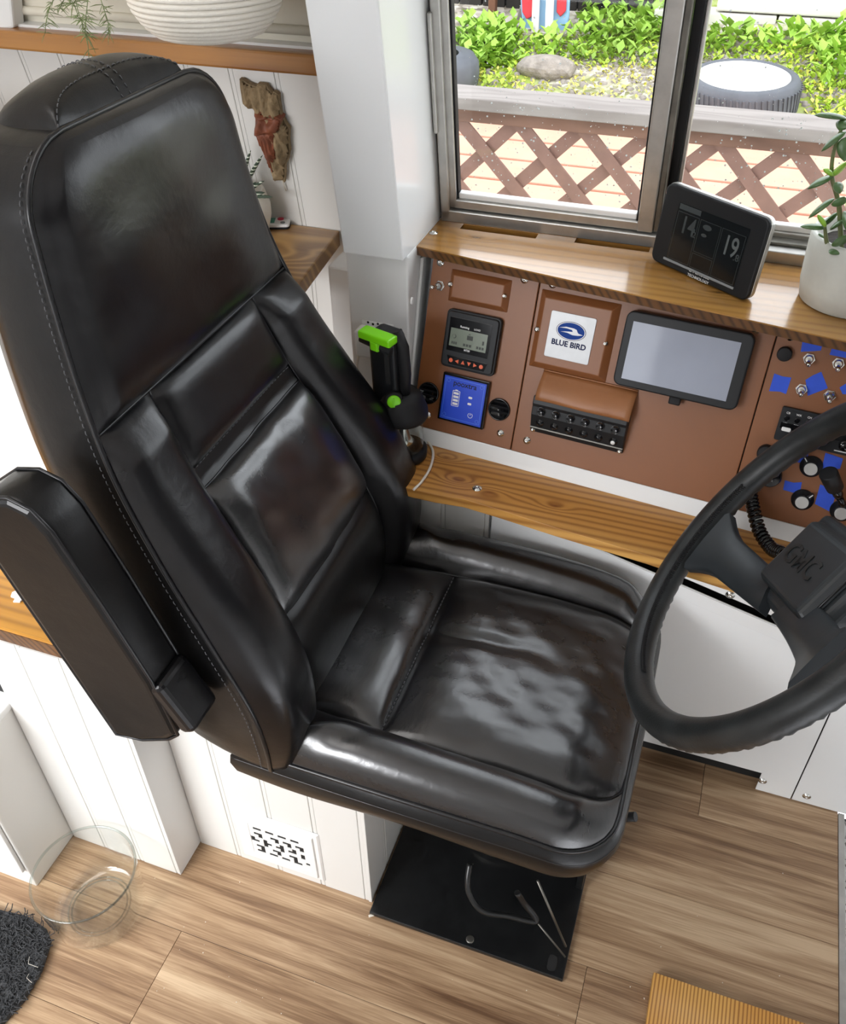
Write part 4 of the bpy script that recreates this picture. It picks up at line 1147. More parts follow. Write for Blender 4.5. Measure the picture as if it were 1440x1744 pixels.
# ---- lever, pedestal, base plate
lv = Yp(1060, 1390, .80)
MB().tube([np.array([-.06, lv[1], lv[2] + .02]), np.array([lv[0] + .005, lv[1], lv[2]]), Yp(1082, 1391, .80)], [.008, .008, .0075], 12).build('recline_lever', M['plastic'], seat)
MB().aabb(-.33, -.03, .72, 1.1, .372, .398).build('seat_pan', M['black_metal'], seat, bevel=.006)
bp = empty_p = None
x0b, x1b = -.363, -.006
y0b, y1b = .692, 1.10
bpl = MB().aabb(x0b, x1b, y0b, y1b, .0005, .010).build('base_plate', M['black_metal'], seat, bevel=.0015)
for x, y in ((800, 1600), (940, 1640)):
    p = Zp(x, y, .010)
    if x == 800: MB().lathe(Frame((p[0], p[1], .010), (1, 0, 0), (0, 1, 0)), [(.0075, 0), (.0075, .0015), (.005, .002), (.0001, .002)], 14).build('bolt_head', M['steel_dark'], bpl)
    else: MB().prism(Frame((p[0], p[1], .010), (1, 0, 0), (0, 1, 0)), rrect(-.008, .008, -.014, .014, .007), 0, .001).build('bolt_slot', M['dark'], bpl)
PF_ = Frame((-.185, .93, .010), (1, 0, 0), (0, 1, 0))
MB().lathe(PF_, [(.062, 0), (.062, .012), (.048, .018), (.045, .36), (.07, .365), (.07, .372)], 28).build('pedestal', M['black_metal'], seat)
MB().lathe(PF_, [(.066, .012), (.069, .020), (.060, .026), (.046, .026)], 28, cap=False).build('weld_collar', M['steel_dark'], seat)
for a in (.6, 2.2, 3.9, 5.3):
    MB().lathe(Frame((-.185 + .054 * cos(a), .93 + .054 * sin(a), .022), (1, 0, 0), (0, 1, 0)), [(.008, 0), (.008, .006), (.0001, .007)], 6).build('bolt', M['chrome'], seat)
hp = [Zp(800, 1470, .13), Zp(796, 1500, .11), Zp(800, 1525, .09), Zp(822, 1552, .07), Zp(865, 1560, .065), Zp(910, 1570, .06), Zp(908, 1558, .07), Zp(893, 1540, .09), Zp(880, 1520, .12)]
MB().tube(smooth_path(hp, 5), .0055, 10).build('slide_handle', M['black_metal'], seat)
sp = [np.array([-.04, .90, .30]), np.array([-.03, .80, .12]), Zp(960, 1625, .012)]
MB().tube([Zp(915, 1500, .16), Zp(963, 1612, .02)], .0022, 8).build('stay_rod', M['steel_dark'], seat)
MB().tube([Zp(912, 1568, .062), Zp(962, 1630, .014)], .0018, 8).build('release_cable', M['steel_dark'], seat)
MB().aabb(-.02, -.008, .86, 1.06, .010, .37).build('side_support', M['black_metal'], seat, bevel=.002)
# ------------------------------------------------------------------ steering wheel
WA = .9536
SWF = Frame((.1432, .8828, .8658), (0, -1, 0), (math.cos(WA), 0, math.sin(WA)))
sw = empty('steering_wheel', SWF.w(0, 0, -.06), 'large worn dark grey two-spoke steering wheel with GMC horn pad', 'steering wheel')
RW = .2454
def wpt(t, r=RW, n=0.): return SWF.w(r * math.cos(t), r * math.sin(t), n)
rim_r = .0195
P = []; nr = 20; K = 220
for i in range(K):
    t = 2 * math.pi * i / K
    c_ = wpt(t); rad = SWF.U * math.cos(t) + SWF.V * math.sin(t)
    for k in range(nr):
        a = 2 * math.pi * k / nr
        rr = rim_r
        # finger grips moulded into the underside, thicker wrap on the far left
        if math.cos(a) * .3 - math.sin(a) > .4: rr += .0022 * (math.sin(t * 46) ** 2) - .001
        P.append(c_ + rad * rr * math.cos(a) + SWF.N * rr * math.sin(a) * 1.0)
fs = [(i * nr + k, i * nr + (k + 1) % nr, ((i + 1) % K) * nr + (k + 1) % nr, ((i + 1) % K) * nr + k) for i in range(K) for k in range(nr)]
rimo = MB().add(P, fs, True).build('rim', M['wheel'], sw)
# laced inner grip
lace = MB()
for i in range(120):
    t = math.radians(200 + i * .75)
    for sg in (-1, 1):
        rad = SWF.U * math.cos(t) + SWF.V * math.sin(t); tan = -SWF.U * math.sin(t) + SWF.V * math.cos(t)
        c_ = wpt(t) - rad * rim_r * .93 + SWF.N * rim_r * .45
        lace.tube([c_ + (SWF.N * .004 * sg) - tan * .0012, c_ + tan * .0014], .0011, 5)
lc = lace.build('lacing', M['rubber'], rimo); lc['kind'] = 'stuff'
def wpx(x, y, n): return SWF.px(x, y, n)
def spoke(pr, ph, nm):
    """pr: two pixel points at the rim, ph: two at the hub -> tapered curved strap"""
    G0 = []
    for t in np.linspace(0, 1, 13):
        n = -.048 * math.sin(t * math.pi / 2) ** 1.0 + .004
        a = np.array(pr[0]) * (1 - t) + np.array(ph[0]) * t; b = np.array(pr[1]) * (1 - t) + np.array(ph[1]) * t
        flare = .018 * max(0, 1 - t * 4) ** 1.5
        d = (b - a) / np.linalg.norm(b - a)
        a = a - d * flare; b = b + d * flare
        row = []
        for s, h in ((0, -.016), (0, -.004), (.06, .0), (.5, .0015), (.94, 0), (1, -.004), (1, -.016)):
            q = a + (b - a) * s; row.append(SWF.w(q[0], q[1], n + h))
        row.append(row[0]); G0.append(row)
    m = MB().grid(G0); m.add(G0[0][:-1], [tuple(range(7))]); m.add(G0[-1][:-1], [tuple(range(6, -1, -1))])
    return m.build(nm, M['wheel_smooth'], sw)
sA = spoke([wpx(1228, 890, .0), wpx(1178, 950, .0)], [wpx(1322, 975, -.045), wpx(1290, 1040, -.045)], 'spoke')
MB().tube([SWF.w(*wpx(1226, 897, -.003), .0), SWF.w(*wpx(1192, 938, -.003), .0)], .0014, 6).build('spoke_seam', M['piping'], sA)
sB = spoke([wpx(1362, 1152, .0), wpx(1432, 1085, .0)], [wpx(1310, 1050, -.045), wpx(1375, 1010, -.045)], 'spoke')
MB().lathe(SWF.sub(0, 0, 0), [(.030, -.16), (.040, -.12), (.062, -.095), (.066, -.062), (.06, -.05), (.0001, -.05)], 36).build('hub', M['wheel_smooth'], sw)
# horn pad: a chamfered block across the hub
q = [wpx(x, y, -.030) for x, y in ((1288, 975), (1353, 1047))]
e1 = nrm(q[1] - q[0]); e2 = np.array([-e1[1], e1[0]])
if e2[1] < 0: e2 = -e2
L1 = np.linalg.norm(q[1] - q[0])
PO = SWF.w(q[0][0], q[0][1], -.030)
PDF = Frame(PO, SWF.U * e1[0] + SWF.V * e1[1], SWF.U * e2[0] + SWF.V * e2[1])
H1 = PDF.px(1395, 890)[1]
MB().frustum(PDF, (-.026, L1 + .022, -.024, H1 + .02), (-.018, L1 + .014, -.016, H1 + .014), -.036, -.017).build('pad_base', M['wheel_smooth'], sw, bevel=.007, seg=3)
pad = MB().frustum(PDF, (-.004, L1 + .008, -.004, H1 + .006), (.002, L1 - .004, .002, H1 - .004), -.018, .0).build('horn_pad', M['wheel_smooth'], sw, bevel=.006, seg=3)
g0 = PDF.px(1364, 957)
text('lettering', 'GMC', PDF, g0[0], g0[1], .0004, .040, M['wheel'], pad, .0010)
MB().tube([PDF.w(L1 + .004, -.008, -.012), PDF.w(L1 + .004, H1, -.012)], .0018, 6).build('pad_groove', M['piping'], pad)
# steering column below the wheel
cp = SWF.w(0, 0, -.12); ce = SWF.w(.0, .0, -.42)
col = empty('steering_column', ce, 'blue-black steering column shroud below the wheel', 'steering column')
MB().lathe(SWF.sub(0, 0, -.125), [(.064, 0), (.066, -.01), (.062, -.10), (.055, -.30), (.0001, -.30)], 32).build('shroud', M['column'], col)
MB().tube([SWF.w(.0, .0, -.42), SWF.w(.0, 0, -.72)], .032, 20).build('tube', M['black_metal'], col)
MB().lathe(SWF.sub(0, 0, -.125), [(.067, -.012), (.069, -.016), (.069, -.024), (.0665, -.028)], 32, cap=False).build('collar', M['plastic'], col)

# coiled microphone cord
c0, c1_ = hit(1276, 832, DF.N, DF.N @ DF.O + .02), hit(1330, 942, DF.N, DF.N @ DF.O + .085)
mid = hit(1293, 905, DF.N, DF.N @ DF.O + .05)
ctr = smooth_path([c0, (c0 * .6 + mid * .4) + np.array([0, 0, -.004]), mid, (mid * .4 + c1_ * .6) + np.array([0, 0, -.008]), c1_], 80)
hel = []
turns = 21
T_ = [nrm(ctr[min(i + 1, len(ctr) - 1)] - ctr[max(i - 1, 0)]) for i in range(len(ctr))]
for i, p in enumerate(ctr):
    A = nrm(np.cross(T_[i], SWF.N)); B = np.cross(T_[i], A); t = 2 * math.pi * turns * i / len(ctr)
    hel.append(p + (A * math.cos(t) + B * math.sin(t)) * .0078)
tag(MB().tube(hel, .0033, 7).build('coiled_cord', M['plastic_gloss']), 'glossy black coiled microphone cord hanging behind the steering wheel', 'cord')

# ------------------------------------------------------------------ weather station on the ledge
BLp, BRp = Zp(1106, 441, LZ + .002), Zp(1270, 515, LZ + .002)
ux = nrm(BRp - BLp); back_dir = np.array([-ux[1], ux[0], 0])
lean = math.radians(6)
WS = Frame(BLp, ux, back_dir * math.sin(lean) + np.array([0, 0, math.cos(lean)]))
Wd = np.linalg.norm(BRp - BLp); Hd = (WS.px(1155, 318)[1] + WS.px(1312, 372)[1]) / 2
ws = empty('weather_station', (BLp + BRp) / 2, 'black LA CROSSE weather station with dark display standing on the ledge', 'weather station')
MB().prism(WS, rrect(0, Wd, 0, Hd, .012), -.010, 0).build('front_shell', M['plastic'], ws, bevel=.003, seg=3)
MB().prism(WS, rrect(-.0008, Wd + .0008, .0005, Hd + .001, .0125), -.0145, -.006).build('silver_rim', M['steel'], ws, bevel=.001)
MB().prism(WS, rrect(.004, Wd - .004, .004, Hd - .004, .010), -.024, -.0145).build('back_shell', M['plastic'], ws, bevel=.003)
a, b, c, d = WS.quad([(1158, 346), (1279, 389), (1249, 485), (1132, 441)])
MB().box(WS, a, b, c, d, 0, .0006).build('display', M['lcd_dark'], ws)
MB().box(WS, a - .004, b + .001, c - .0035, c, 0, .0022).build('display_ledge', M['print_grey'], ws, bevel=.0006)
w_, h_ = b - a, d - c
dl = MB()
def rect_line(u0, u1, v0, v1, t=.0005):
    dl.ring(WS, [(u0, v0), (u1, v0), (u1, v1), (u0, v1)], [(u0 + t, v0 + t), (u1 - t, v0 + t), (u1 - t, v1 - t), (u0 + t, v1 - t)], .0006, .0008)
rect_line(a + .02 * w_, a + .33 * w_, c + .02 * h_, c + .86 * h_); rect_line(a + .35 * w_, a + .64 * w_, c + .30 * h_, c + .86 * h_)
rect_line(a + .35 * w_, a + .64 * w_, c + .02 * h_, c + .27 * h_); rect_line(a + .66 * w_, a + .98 * w_, c + .02 * h_, c + .86 * h_)
dl.box(WS, a + .02 * w_, a + .33 * w_, c + .90 * h_, c + .99 * h_, .0006, .0008)
dl.prism(WS, circle(a + .46 * w_, c + .76 * h_, .008, 14, .004), .0006, .0008).prism(WS, circle(a + .44 * w_, c + .62 * h_, .005, 12, .0025), .0006, .0008)
dl.build('display_lines', M['lcd_seg'], ws)
text('digits', '14', WS, a + .20 * w_, c + .65 * h_, .0007, .036, M['lcd_seg'], ws, .0001, xs=.8)
text('digits', '19', WS, a + .82 * w_, c + .60 * h_, .0007, .040, M['lcd_seg2'], ws, .0001, xs=.7)
text('digits', '.8', WS, a + .93 * w_, c + .47 * h_, .0007, .014, M['lcd_seg'], ws, .0001)
text('digits', '.2', WS, a + .30 * w_, c + .56 * h_, .0007, .012, M['lcd_seg'], ws, .0001)
lc_ = WS.px(1189, 471)
text('lettering', 'LA CROSSE', WS, lc_[0], lc_[1] + .0042, .0003, .0078, M['print_white'], ws, .0001, bold=0.)
text('lettering', 'TECHNOLOGY', WS, lc_[0], lc_[1] - .0036, .0003, .0060, M['print_white'], ws, .0001, bold=0.)
MB().box(WS, Wd * .3, Wd * .7, .0, .05, -.05, -.022).build('foot', M['plastic'], ws, bevel=.004)

# ------------------------------------------------------------------ jade plant in a concrete pot
pc = Zp(1430, 508, LZ); pc = np.array([.178, 1.33, LZ])
jp = empty('concrete_pot', pc, 'pale round concrete flowerpot standing at the right end of the ledge', 'flowerpot')
F_ = Frame(pc, (1, 0, 0), (0, 1, 0))
MB().lathe(F_, [(.060, .0005), (.066, .004), (.0705, .03), (.0725, .080), (.0725, .098), (.071, .101), (.065, .100), (.063, .084), (.0001, .082)], 48).build('pot_wall', M['concrete'], jp)
MB().lathe(F_, [(.0635, .082), (.05, .086), (.03, .089), (.0001, .090)], 24, cap=False).build('potting_soil', M['soil'], jp)
jd = empty('jade_plant', pc + [0, 0, .095], 'green jade succulent with plump leaves growing in the concrete pot', 'plant')
def leaf(base, tip, w, th, m, par, nm='leaf', curl=.2, ns=9):
    base, tip = np.array(base), np.array(tip); D = tip - base; L = np.linalg.norm(D); D = D / L
    S = nrm(np.cross(D, [0, 0, 1]) if abs(D[2]) < .95 else np.cross(D, [0, 1, 0])); N = np.cross(S, D)
    G0 = []
    for i in range(ns):
        t = i / (ns - 1); ww = w * math.sin(math.pi * min(1, t ** .8 * .97 + .03)) ** .75 + .0006; hh = th * (math.sin(math.pi * t) ** .5 + .05)
        c = base + D * L * t + N * curl * L * (t * t - t) * -1
        G0.append([c + S * ww * math.cos(a) + N * hh * math.sin(a) for a in np.linspace(0, 2 * math.pi, 11)])
    return MB().grid(G0).build(nm, m, par)
rj = random.Random(11)
B0 = pc + np.array([-.012, -.014, .098])
stems = [([(1411, 432), (1406, 405), (1404, 385)], .046), ([(1432, 425), (1428, 350), (1416, 300), (1420, 255), (1440, 200)], .044), ([(1445, 425), (1455, 340), (1445, 250)], .05)]
def jpt(x, y, yo): return Yp(x, y, pc[1] - yo)
for pts, yo in stems:
    P = [jpt(x, y, yo) for x, y in pts]
    MB().tube(smooth_path(P, 6), [.0035 - .0015 * i / (6 * (len(P) - 1)) for i in range(6 * (len(P) - 1) + 1)], 8).build('stem', M['stem'], jd)
lv_ = [((1404, 388), (1362, 386), .0085, 'jade', .046), ((1404, 386), (1392, 366), .008, 'jade_new', .05), ((1404, 384), (1425, 362), .011, 'jade', .03),
       ((1416, 390), (1440, 372), .015, 'jade', .04), ((1420, 338), (1376, 372), .006, 'jade', .044), ((1418, 300), (1374, 322), .0085, 'jade', .044), ((1416, 298), (1402, 288), .008, 'jade_new', .05),
       ((1420, 300), (1442, 275), .011, 'jade_new', .044), ((1424, 310), (1430, 330), .009, 'jade', .06), ((1424, 352), (1436, 335), .011, 'jade', .05), ((1440, 224), (1398, 258), .0065, 'jade', .05),
       ((1442, 202), (1386, 196), .008, 'jade', .05), ((1440, 205), (1428, 222), .010, 'jade', .055), ((1446, 232), (1437, 275), .012, 'jade', .055), ((1436, 360), (1448, 400), .013, 'jade', .06),
       ((1440, 345), (1462, 365), .013, 'jade_new', .03), ((1408, 415), (1394, 398), .012, 'jade', .02), ((1425, 420), (1440, 400), .014, 'jade', .06), ((1412, 425), (1432, 432), .012, 'jade', .055),
       ((1450, 300), (1475, 280), .013, 'jade', .05), ((1452, 260), (1470, 230), .012, 'jade_new', .05)]
for b_, t_, w, m_, yo in lv_:
    leaf(jpt(b_[0], b_[1], yo), jpt(t_[0], t_[1], yo + .006), w, .0032, M[m_], jd, curl=.12)

# ------------------------------------------------------------------ lantern, cable, outlet on the pillar
lz = SH
lcn = np.array([-.462, 1.182, lz])
ln = empty('camping_lantern', lcn, 'black camping lantern with lime green clip and dial on the lower shelf', 'lantern')
LF = Frame(lcn, (1, 0, 0), (0, 1, 0))
MB().lathe(LF, [(.036, .0005), (.040, .004), (.041, .016), (.037, .02), (.0001, .02)], 32).build('base_ring', M['rubber'], ln)
MB().lathe(LF, [(.034, .02), (.0335, .085)], 32, cap=False).build('clear_lens', M['clear'], ln)
MB().lathe(LF, [(.026, .0205), (.012, .04), (.004, .07), (.0001, .085)], 24).build('reflector', M['chrome'], ln)
MB().lathe(LF, [(.040, .082), (.043, .088), (.042, .10), (.034, .122), (.026, .132), (.0001, .133)], 36).build('hood', M['rubber'], ln)
BFm = Frame(lcn + np.array([-.020, .004, .11]), (.96, -.28, 0), (-.13, 0, 1))
MB().prism(BFm, rrect(-.030, .022, .0, .132, .012), -.018, .018).build('handle_body', M['plastic'], ln, bevel=.006, seg=3)
MB().box(BFm, .004, .013, .045, .125, .016, .0205).build('handle_slot', M['dark'], ln)
MB().tube([BFm.w(.027, .02, 0), BFm.w(.030, .06, 0), BFm.w(.028, .11, 0), BFm.w(.018, .137, 0)], [.009, .010, .010, .008], 12).build('rear_grip', M['rubber'], ln)
gc = MB().box(BFm, -.040, .024, .120, .134, .006, .030).box(BFm, -.017, .0, .105, .123, .022, .030)
gc.build('green_clip', M['green'], ln, bevel=.003)
MB().tube([BFm.w(-.041, .115, .020), BFm.w(.020, .109, .020)], .007, 12).build('clip_bar', M['rubber'], ln)
kd = BFm.w(.020, .018, .020); KF = Frame(kd, (.93, .3, .05), (0, .15, 1))
MB().lathe(KF, [(.0145, -.016), (.0150, .006), (.012, .008)], 22).build('dial_bezel', M['rubber'], ln)
MB().lathe(KF, [(.0115, .006), (.0115, .0105), (.0095, .012), (.0001, .012)], 22).build('green_dial', M['green'], ln)
MB().box(KF, -.0012, .0012, -.008, .008, .012, .0135).build('dial_ridge', M['green'], ln)
cabp = [Zp(716, 744, lz + .004), Zp(728, 752, lz + .003), Zp(737, 770, lz + .003), Zp(733, 795, lz + .003), Zp(718, 820, lz + .003), Zp(704, 834, lz + .002)]
cabp = [Zp(690, 735, lz + .003)] + cabp
tag(MB().tube(smooth_path(cabp, 8), .0024, 8).build('usb_cable', M['cord']), 'thin white cable looping over the lower shelf from the lantern', 'cable')
cb2 = [Zp(712, 772, lz + .003), Zp(700, 780, lz + .003), Zp(688, 786, lz + .003)]
tag(MB().tube(smooth_path(cb2, 6), .0028, 8).build('usb_cable', M['cord']), 'short white cable end lying against the lantern base', 'cable')
# socket in the pillar base
OF = Frame((0, 1.2718, 0), (1, 0, 0), (0, 0, 1))
ou = empty('wall_socket', OF.w(*OF.px(648, 580)), 'white wall socket without cover plate and with plug-in adapter on the pillar', 'socket')
a, b, c, d = OF.quad([(618, 545), (671, 552), (671, 600), (618, 590)])
MB().box(OF, a, b, c, d, .0002, .003).build('yoke', M['white_plastic'], ou, bevel=.001)
MB().box(OF, b - .009, b - .003, c, d - .006, .003, .0042).build('dark_gap', M['dark'], ou)
MB().box(OF, a + .026, b - .010, c, d - .008, .003, .012).build('receptacle', M['pot_white'], ou, bevel=.002)
MB().prism(OF, rrect(a - .004, a + .030, c - .004, d - .006, .006), .003, .030).build('adapter', M['white_plastic'], ou, bevel=.004)
for k in range(4): MB().lathe(OF.sub(a + .012 + .009 * k, d - .002 - .002 * (k % 2), .003), [(.0022, 0), (.0022, .0004), (.0001, .0004)], 10).build('yoke_hole', M['dark'], ou)
MB().tube(smooth_path([OF.w(a + .004, c + .01, .02), OF.w(a - .006, c - .03, .02), OF.w(a - .002, c - .08, .015), OF.w(a + .02, c - .13, .02)], 6), .0022, 8).build('flex', M['cord'], ou)
# ------------------------------------------------------------------ furniture and decor on the left
CZ = .612
cabA = empty('bench_cabinet', (-.85, .75, 0), 'tall white beadboard cabinet with pine worktop behind the seat', 'cabinet')
MB().aabb(-.969, -.729, .652, 1.44, .0, CZ - .03).build('carcase', M['white'], cabA)
FA = Frame((0, .645, 0), (1, 0, 0), (0, 0, 1))
strips(cabA, FA, -.969, -.729, .0, CZ - .03, .08)
MB().aabb(-.731, -.728, .645, .72, 0, CZ - .03).build('end_panel', M['white'], cabA, bevel=.0008)
cabB = empty('heater_box', (-.54, .9, 0), 'low white beadboard box with a vent grille under the seat', 'box')
MB().aabb(-.727, -.374, .722, 1.18, .0, .385).build('carcase', M['white'], cabB)
FB = Frame((0, .7155, 0), (1, 0, 0), (0, 0, 1))
strips(cabB, FB, -.7265, -.373, .0, .385, .088)
FS = Frame((-.3672, 0, 0), (0, 1, 0), (0, 0, 1))
strips(cabB, FS, .716, 1.18, .0, .385, .08)
MB().aabb(-.3735, -.3668, .7145, .722, .0, .385).build('corner_bead', M['bead'], cabB, bevel=.001)
cabC = empty('drawer_cabinet', (-1.4, .8, 0), 'white cabinet with panelled end at the far left beside the rug', 'cabinet')
topz = Xp(14, 1213, -.97)[2]
MB().aabb(-2.3, -.9705, .536, 1.44, .0, topz).build('carcase', M['bead'], cabC, bevel=.003)
MB().aabb(-2.3, -.975, .528, .5355, .06, topz - .01).build('drawer_front', M['white'], cabC, bevel=.002)
MB().aabb(-2.3, -.968, .536, 1.0, topz + .0005, topz + .016).build('top_board', M['white'], cabC, bevel=.003)
MB().aabb(-2.3, -.985, .66, 1.44, topz + .017, CZ - .032).build('dark_recess', M['dark'], cabC)  # solid block, shade of the open gap put into its colour
ct = empty('bench_worktop', (-1.3, 1.0, CZ - .03), 'golden pine worktop behind the armrest at the left edge', 'worktop')
yf = Zp(40, 1082, CZ)[1]
MB().aabb(-2.3, -.722, yf, 1.44, CZ - .029, CZ).build('board', M['wood_counter'], ct, bevel=.003)
MB().aabb(-2.3, -.722, yf - .0012, yf + .0012, CZ - .0275, CZ - .003).build('front_edge', M['wood_edge'], ct)
pz = Zp(33, 1016, CZ)
cr_ = [(-.014, -.006), (-.006, -.011), (.002, -.007), (.008, -.012), (.015, -.004), (.011, .004), (.013, .011), (.004, .009), (-.003, .012), (-.006, .005), (-.014, .004)]
tag(MB().prism(Frame((pz[0], pz[1], CZ), (.8, -.5, 0), (.5, .8, 0)), cr_, .0003, .003).build('paper_scrap', M['white_plastic'], bevel=.0006), 'small ragged white scrap lying on the golden worktop', 'scrap')
# white quilted cushion on the worktop
cq = empty('quilted_cushion', (-1.35, 1.2, CZ), 'large white quilted cushion propped behind the seat at the left edge', 'cushion')
G0 = []
for i in range(25):
    t = i / 24
    rowp = []
    for j in range(25):
        s = j / 24
        bul = .05 * (pil(s, 4) * pil(t, 4)) + .006 * abs(math.sin(s * 14) * math.sin(t * 16))
        rowp.append(np.array([-1.75 + .74 * s, .93 + .14 * t - bul, CZ + .0075 + .55 * t]))
    G0.append(rowp)
G1 = [[p * [1, 0, 1] + [0, .96 + .14 * (p[2] - CZ) / .55, 0] for p in r] for r in G0]
MB().grid(G0).grid(G1).build('cover', M['cloth_white'], cq)
MB().tube([G0[0][j] for j in range(25)] + [G0[i][24] for i in range(25)] + [G0[24][j] for j in range(24, -1, -1)], .006, 8).build('piping', M['cloth_white'], cq)

# vent grille in the heater box
a, b, c, d = FB.quad([(402, 1374), (545, 1420), (552, 1500), (411, 1436)])
a, b, c, d = -.628, -.458, .022, .182
vg = empty('vent_grille', FB.w((a + b) / 2, c), 'white metal air vent grille with stepped cut-outs under the seat', 'vent')
ia, ib, ic_, id_ = a + .030, b - .024, c + .030, d - .030
MB().frustum(FB, (a, b, c, d), (a + .004, b - .004, c + .004, d - .004), .0003, .004).ring(FB, [(a + .012, c + .012), (b - .012, c + .012), (b - .012, d - .012), (a + .012, d - .012)], [(ia, ic_), (ib, ic_), (ib, id_), (ia, id_)], .003, .0075).build('frame', M['white_plastic'], vg, bevel=.001)
MB().box(FB, ia, ib, ic_, id_, .0040, .0046).build('duct', M['dark'], vg)
gp = MB()
nx, nz = 14, 12
rows_ = ["00000000000000", "01101101101100", "00000000000000", "01100110110110", "00100010010010", "10010001001000", "11011011011010", "00010001000010", "01100110011000", "00100010001001", "01101101101100", "00000000000000"]
cw, chh = (ib - ia) / nx, (id_ - ic_) / nz
for r_ in range(nz):
    for k_ in range(nx):
        if rows_[r_][k_] == '0':
            gp.box(FB, ia + k_ * cw, ia + (k_ + 1) * cw, id_ - (r_ + 1) * chh, id_ - r_ * chh, .0050, .0064)
gp.build('cut_out_plate', M['white_plastic'], vg)
for uu in (a + .018, b - .014):
    MB().lathe(FB.sub(uu, (c + d) / 2, .004), [(.003, 0), (.0028, .0012), (.0001, .0014)], 12).build('screw', M['white_plastic'], vg)

# middle shelf with plant and remote
MZ = .945
pr0, pr1 = Zp(578, 392, MZ), Zp(508, 484, MZ)
ms = empty('middle_shelf', (-1.1, 1.35, MZ - .03), 'dark-stained pine shelf with bold oval grain behind the headrest', 'shelf')
MB().prism(WORLD, [(-2.2, pr1[1] - .005), (pr1[0], pr1[1]), (pr0[0], pr0[1]), (pr0[0] - .005, 1.458), (-2.2, 1.458)], MZ - .030, MZ).build('board', M['wood_mid'], ms, bevel=.003)
hpn = np.array([-.845, 1.392, MZ])
hp_ = empty('white_pot', hpn, 'small rounded white ceramic pot on the middle shelf', 'flowerpot')
HF = Frame(hpn, (1, 0, 0), (0, 1, 0))
MB().lathe(HF, [(.034, .0005), (.042, .006), (.050, .035), (.050, .055), (.043, .078), (.041, .082), (.037, .081), (.038, .07), (.0001, .068)], 36).build('pot_wall', M['pot_white'], hp_)
MB().lathe(HF, [(.038, .068), (.02, .073), (.0001, .074)], 20, cap=False).build('potting_soil', M['soil'], hp_)
hw_ = empty('haworthia', hpn + [0, 0, .07], 'spiky haworthia with white-banded leaves in the small white pot', 'plant')
for bx_, tx_ in (((442, 345), (406, 240)), ((432, 340), (427, 256)), ((437, 343), (447, 264)), ((436, 345), (436, 310)), ((436, 350), (450, 308)), ((440, 350), (451, 328)), ((438, 354), (465, 336)), ((425, 345), (415, 300)), ((428, 340), (398, 290))):
    b_ = np.array([hpn[0] + (bx_[0] - 436) * .0008, hpn[1] - .006, MZ + .07]); t_ = Yp(tx_[0], tx_[1], hpn[1] - .012)
    leaf(b_, t_, .0058, .0034, M['haworthia'], hw_, curl=.08)
rp = Zp(476, 384, MZ)
rc = empty('remote_control', (rp[0], rp[1], MZ), 'small white remote control with red button on the middle shelf', 'remote')
RF = Frame((rp[0], rp[1], MZ), (.94, .34, 0), (-.34, .94, 0))
MB().prism(RF, rrect(-.055, .02, -.019, .019, .006), .0004, .009).build('case', M['white_plastic'], rc, bevel=.002)
MB().prism(RF, rrect(-.056, .0205, -.0195, .0195, .006), .0003, .004).build('back_shell', M['plastic'], rc)
MB().prism(RF, circle(.002, .008, .006, 16), .009, .0102).build('red_button', M['red_print'], rc)
MB().box(RF, -.03, -.008, -.010, .014, .009, .0096).build('teal_label', M['teal_print'], rc)
MB().prism(RF, circle(.008, -.010, .0045, 14), .009, .0102).build('grey_button', M['print_grey'], rc)

# driftwood carving on the wall
out = [(403, 139), (410, 141), (418, 147), (432, 152), (434, 147), (449, 149), (452, 155), (459, 163), (461, 160), (470, 166), (471, 180), (474, 198), (481, 214), (488, 224), (487, 243), (489, 262), (485, 280), (481, 286), (481, 300), (480, 316), (477, 311), (466, 311), (464, 314), (459, 298), (456, 286), (449, 264), (441, 248), (435, 232), (434, 214), (432, 200), (427, 189), (417, 188), (410, 180), (406, 160)]
CF = WF
po = np.array([CF.px(x, y, .022) for x, y in out])
def inside(p, poly):
    c_ = False; n = len(poly); j = n - 1
    for i in range(n):
        if (poly[i][1] > p[1]) != (poly[j][1] > p[1]) and p[0] < (poly[j][0] - poly[i][0]) * (p[1] - poly[i][1]) / (poly[j][1] - poly[i][1]) + poly[i][0]: c_ = not c_
        j = i
    return c_
def edist(p, poly):
    n = len(poly); best = 9
    for i in range(n):
        a, b = poly[i], poly[(i + 1) % n]; t = np.clip(((p - a) @ (b - a)) / ((b - a) @ (b - a) + 1e-12), 0, 1); best = min(best, np.linalg.norm(p - a - t * (b - a)))
    return best
carv = empty('driftwood_carving', CF.w(*CF.px(460, 310, .02), .004), 'driftwood carving of a bearded face hanging on the beadboard wall', 'carving')
def relief(name, poly, m, hfun, par, n0, step=.0022):
    lo, hi = poly.min(0), poly.max(0); nx, ny = int((hi[0] - lo[0]) / step) + 2, int((hi[1] - lo[1]) / step) + 2
    idx = {}; m_ = MB(); V = []; Fs = []
    for i in range(nx):
        for j in range(ny):
            p = lo + np.array([i, j]) * step
            if inside(p, poly):
                idx[i, j] = len(V); V.append(CF.w(p[0], p[1], hfun(p, edist(p, poly))))
    for (i, j) in idx:
        if (i + 1, j) in idx and (i, j + 1) in idx and (i + 1, j + 1) in idx:
            Fs.append((idx[i, j], idx[i + 1, j], idx[i + 1, j + 1], idx[i, j + 1]))
    m_.add(V, Fs, True)
    # skirt: the outline as a solid slab behind the relief
    m_.prism(CF, [tuple(p) for p in poly], .004, n0, False)
    return m_.build(name, m, par)
cb = po.mean(0)
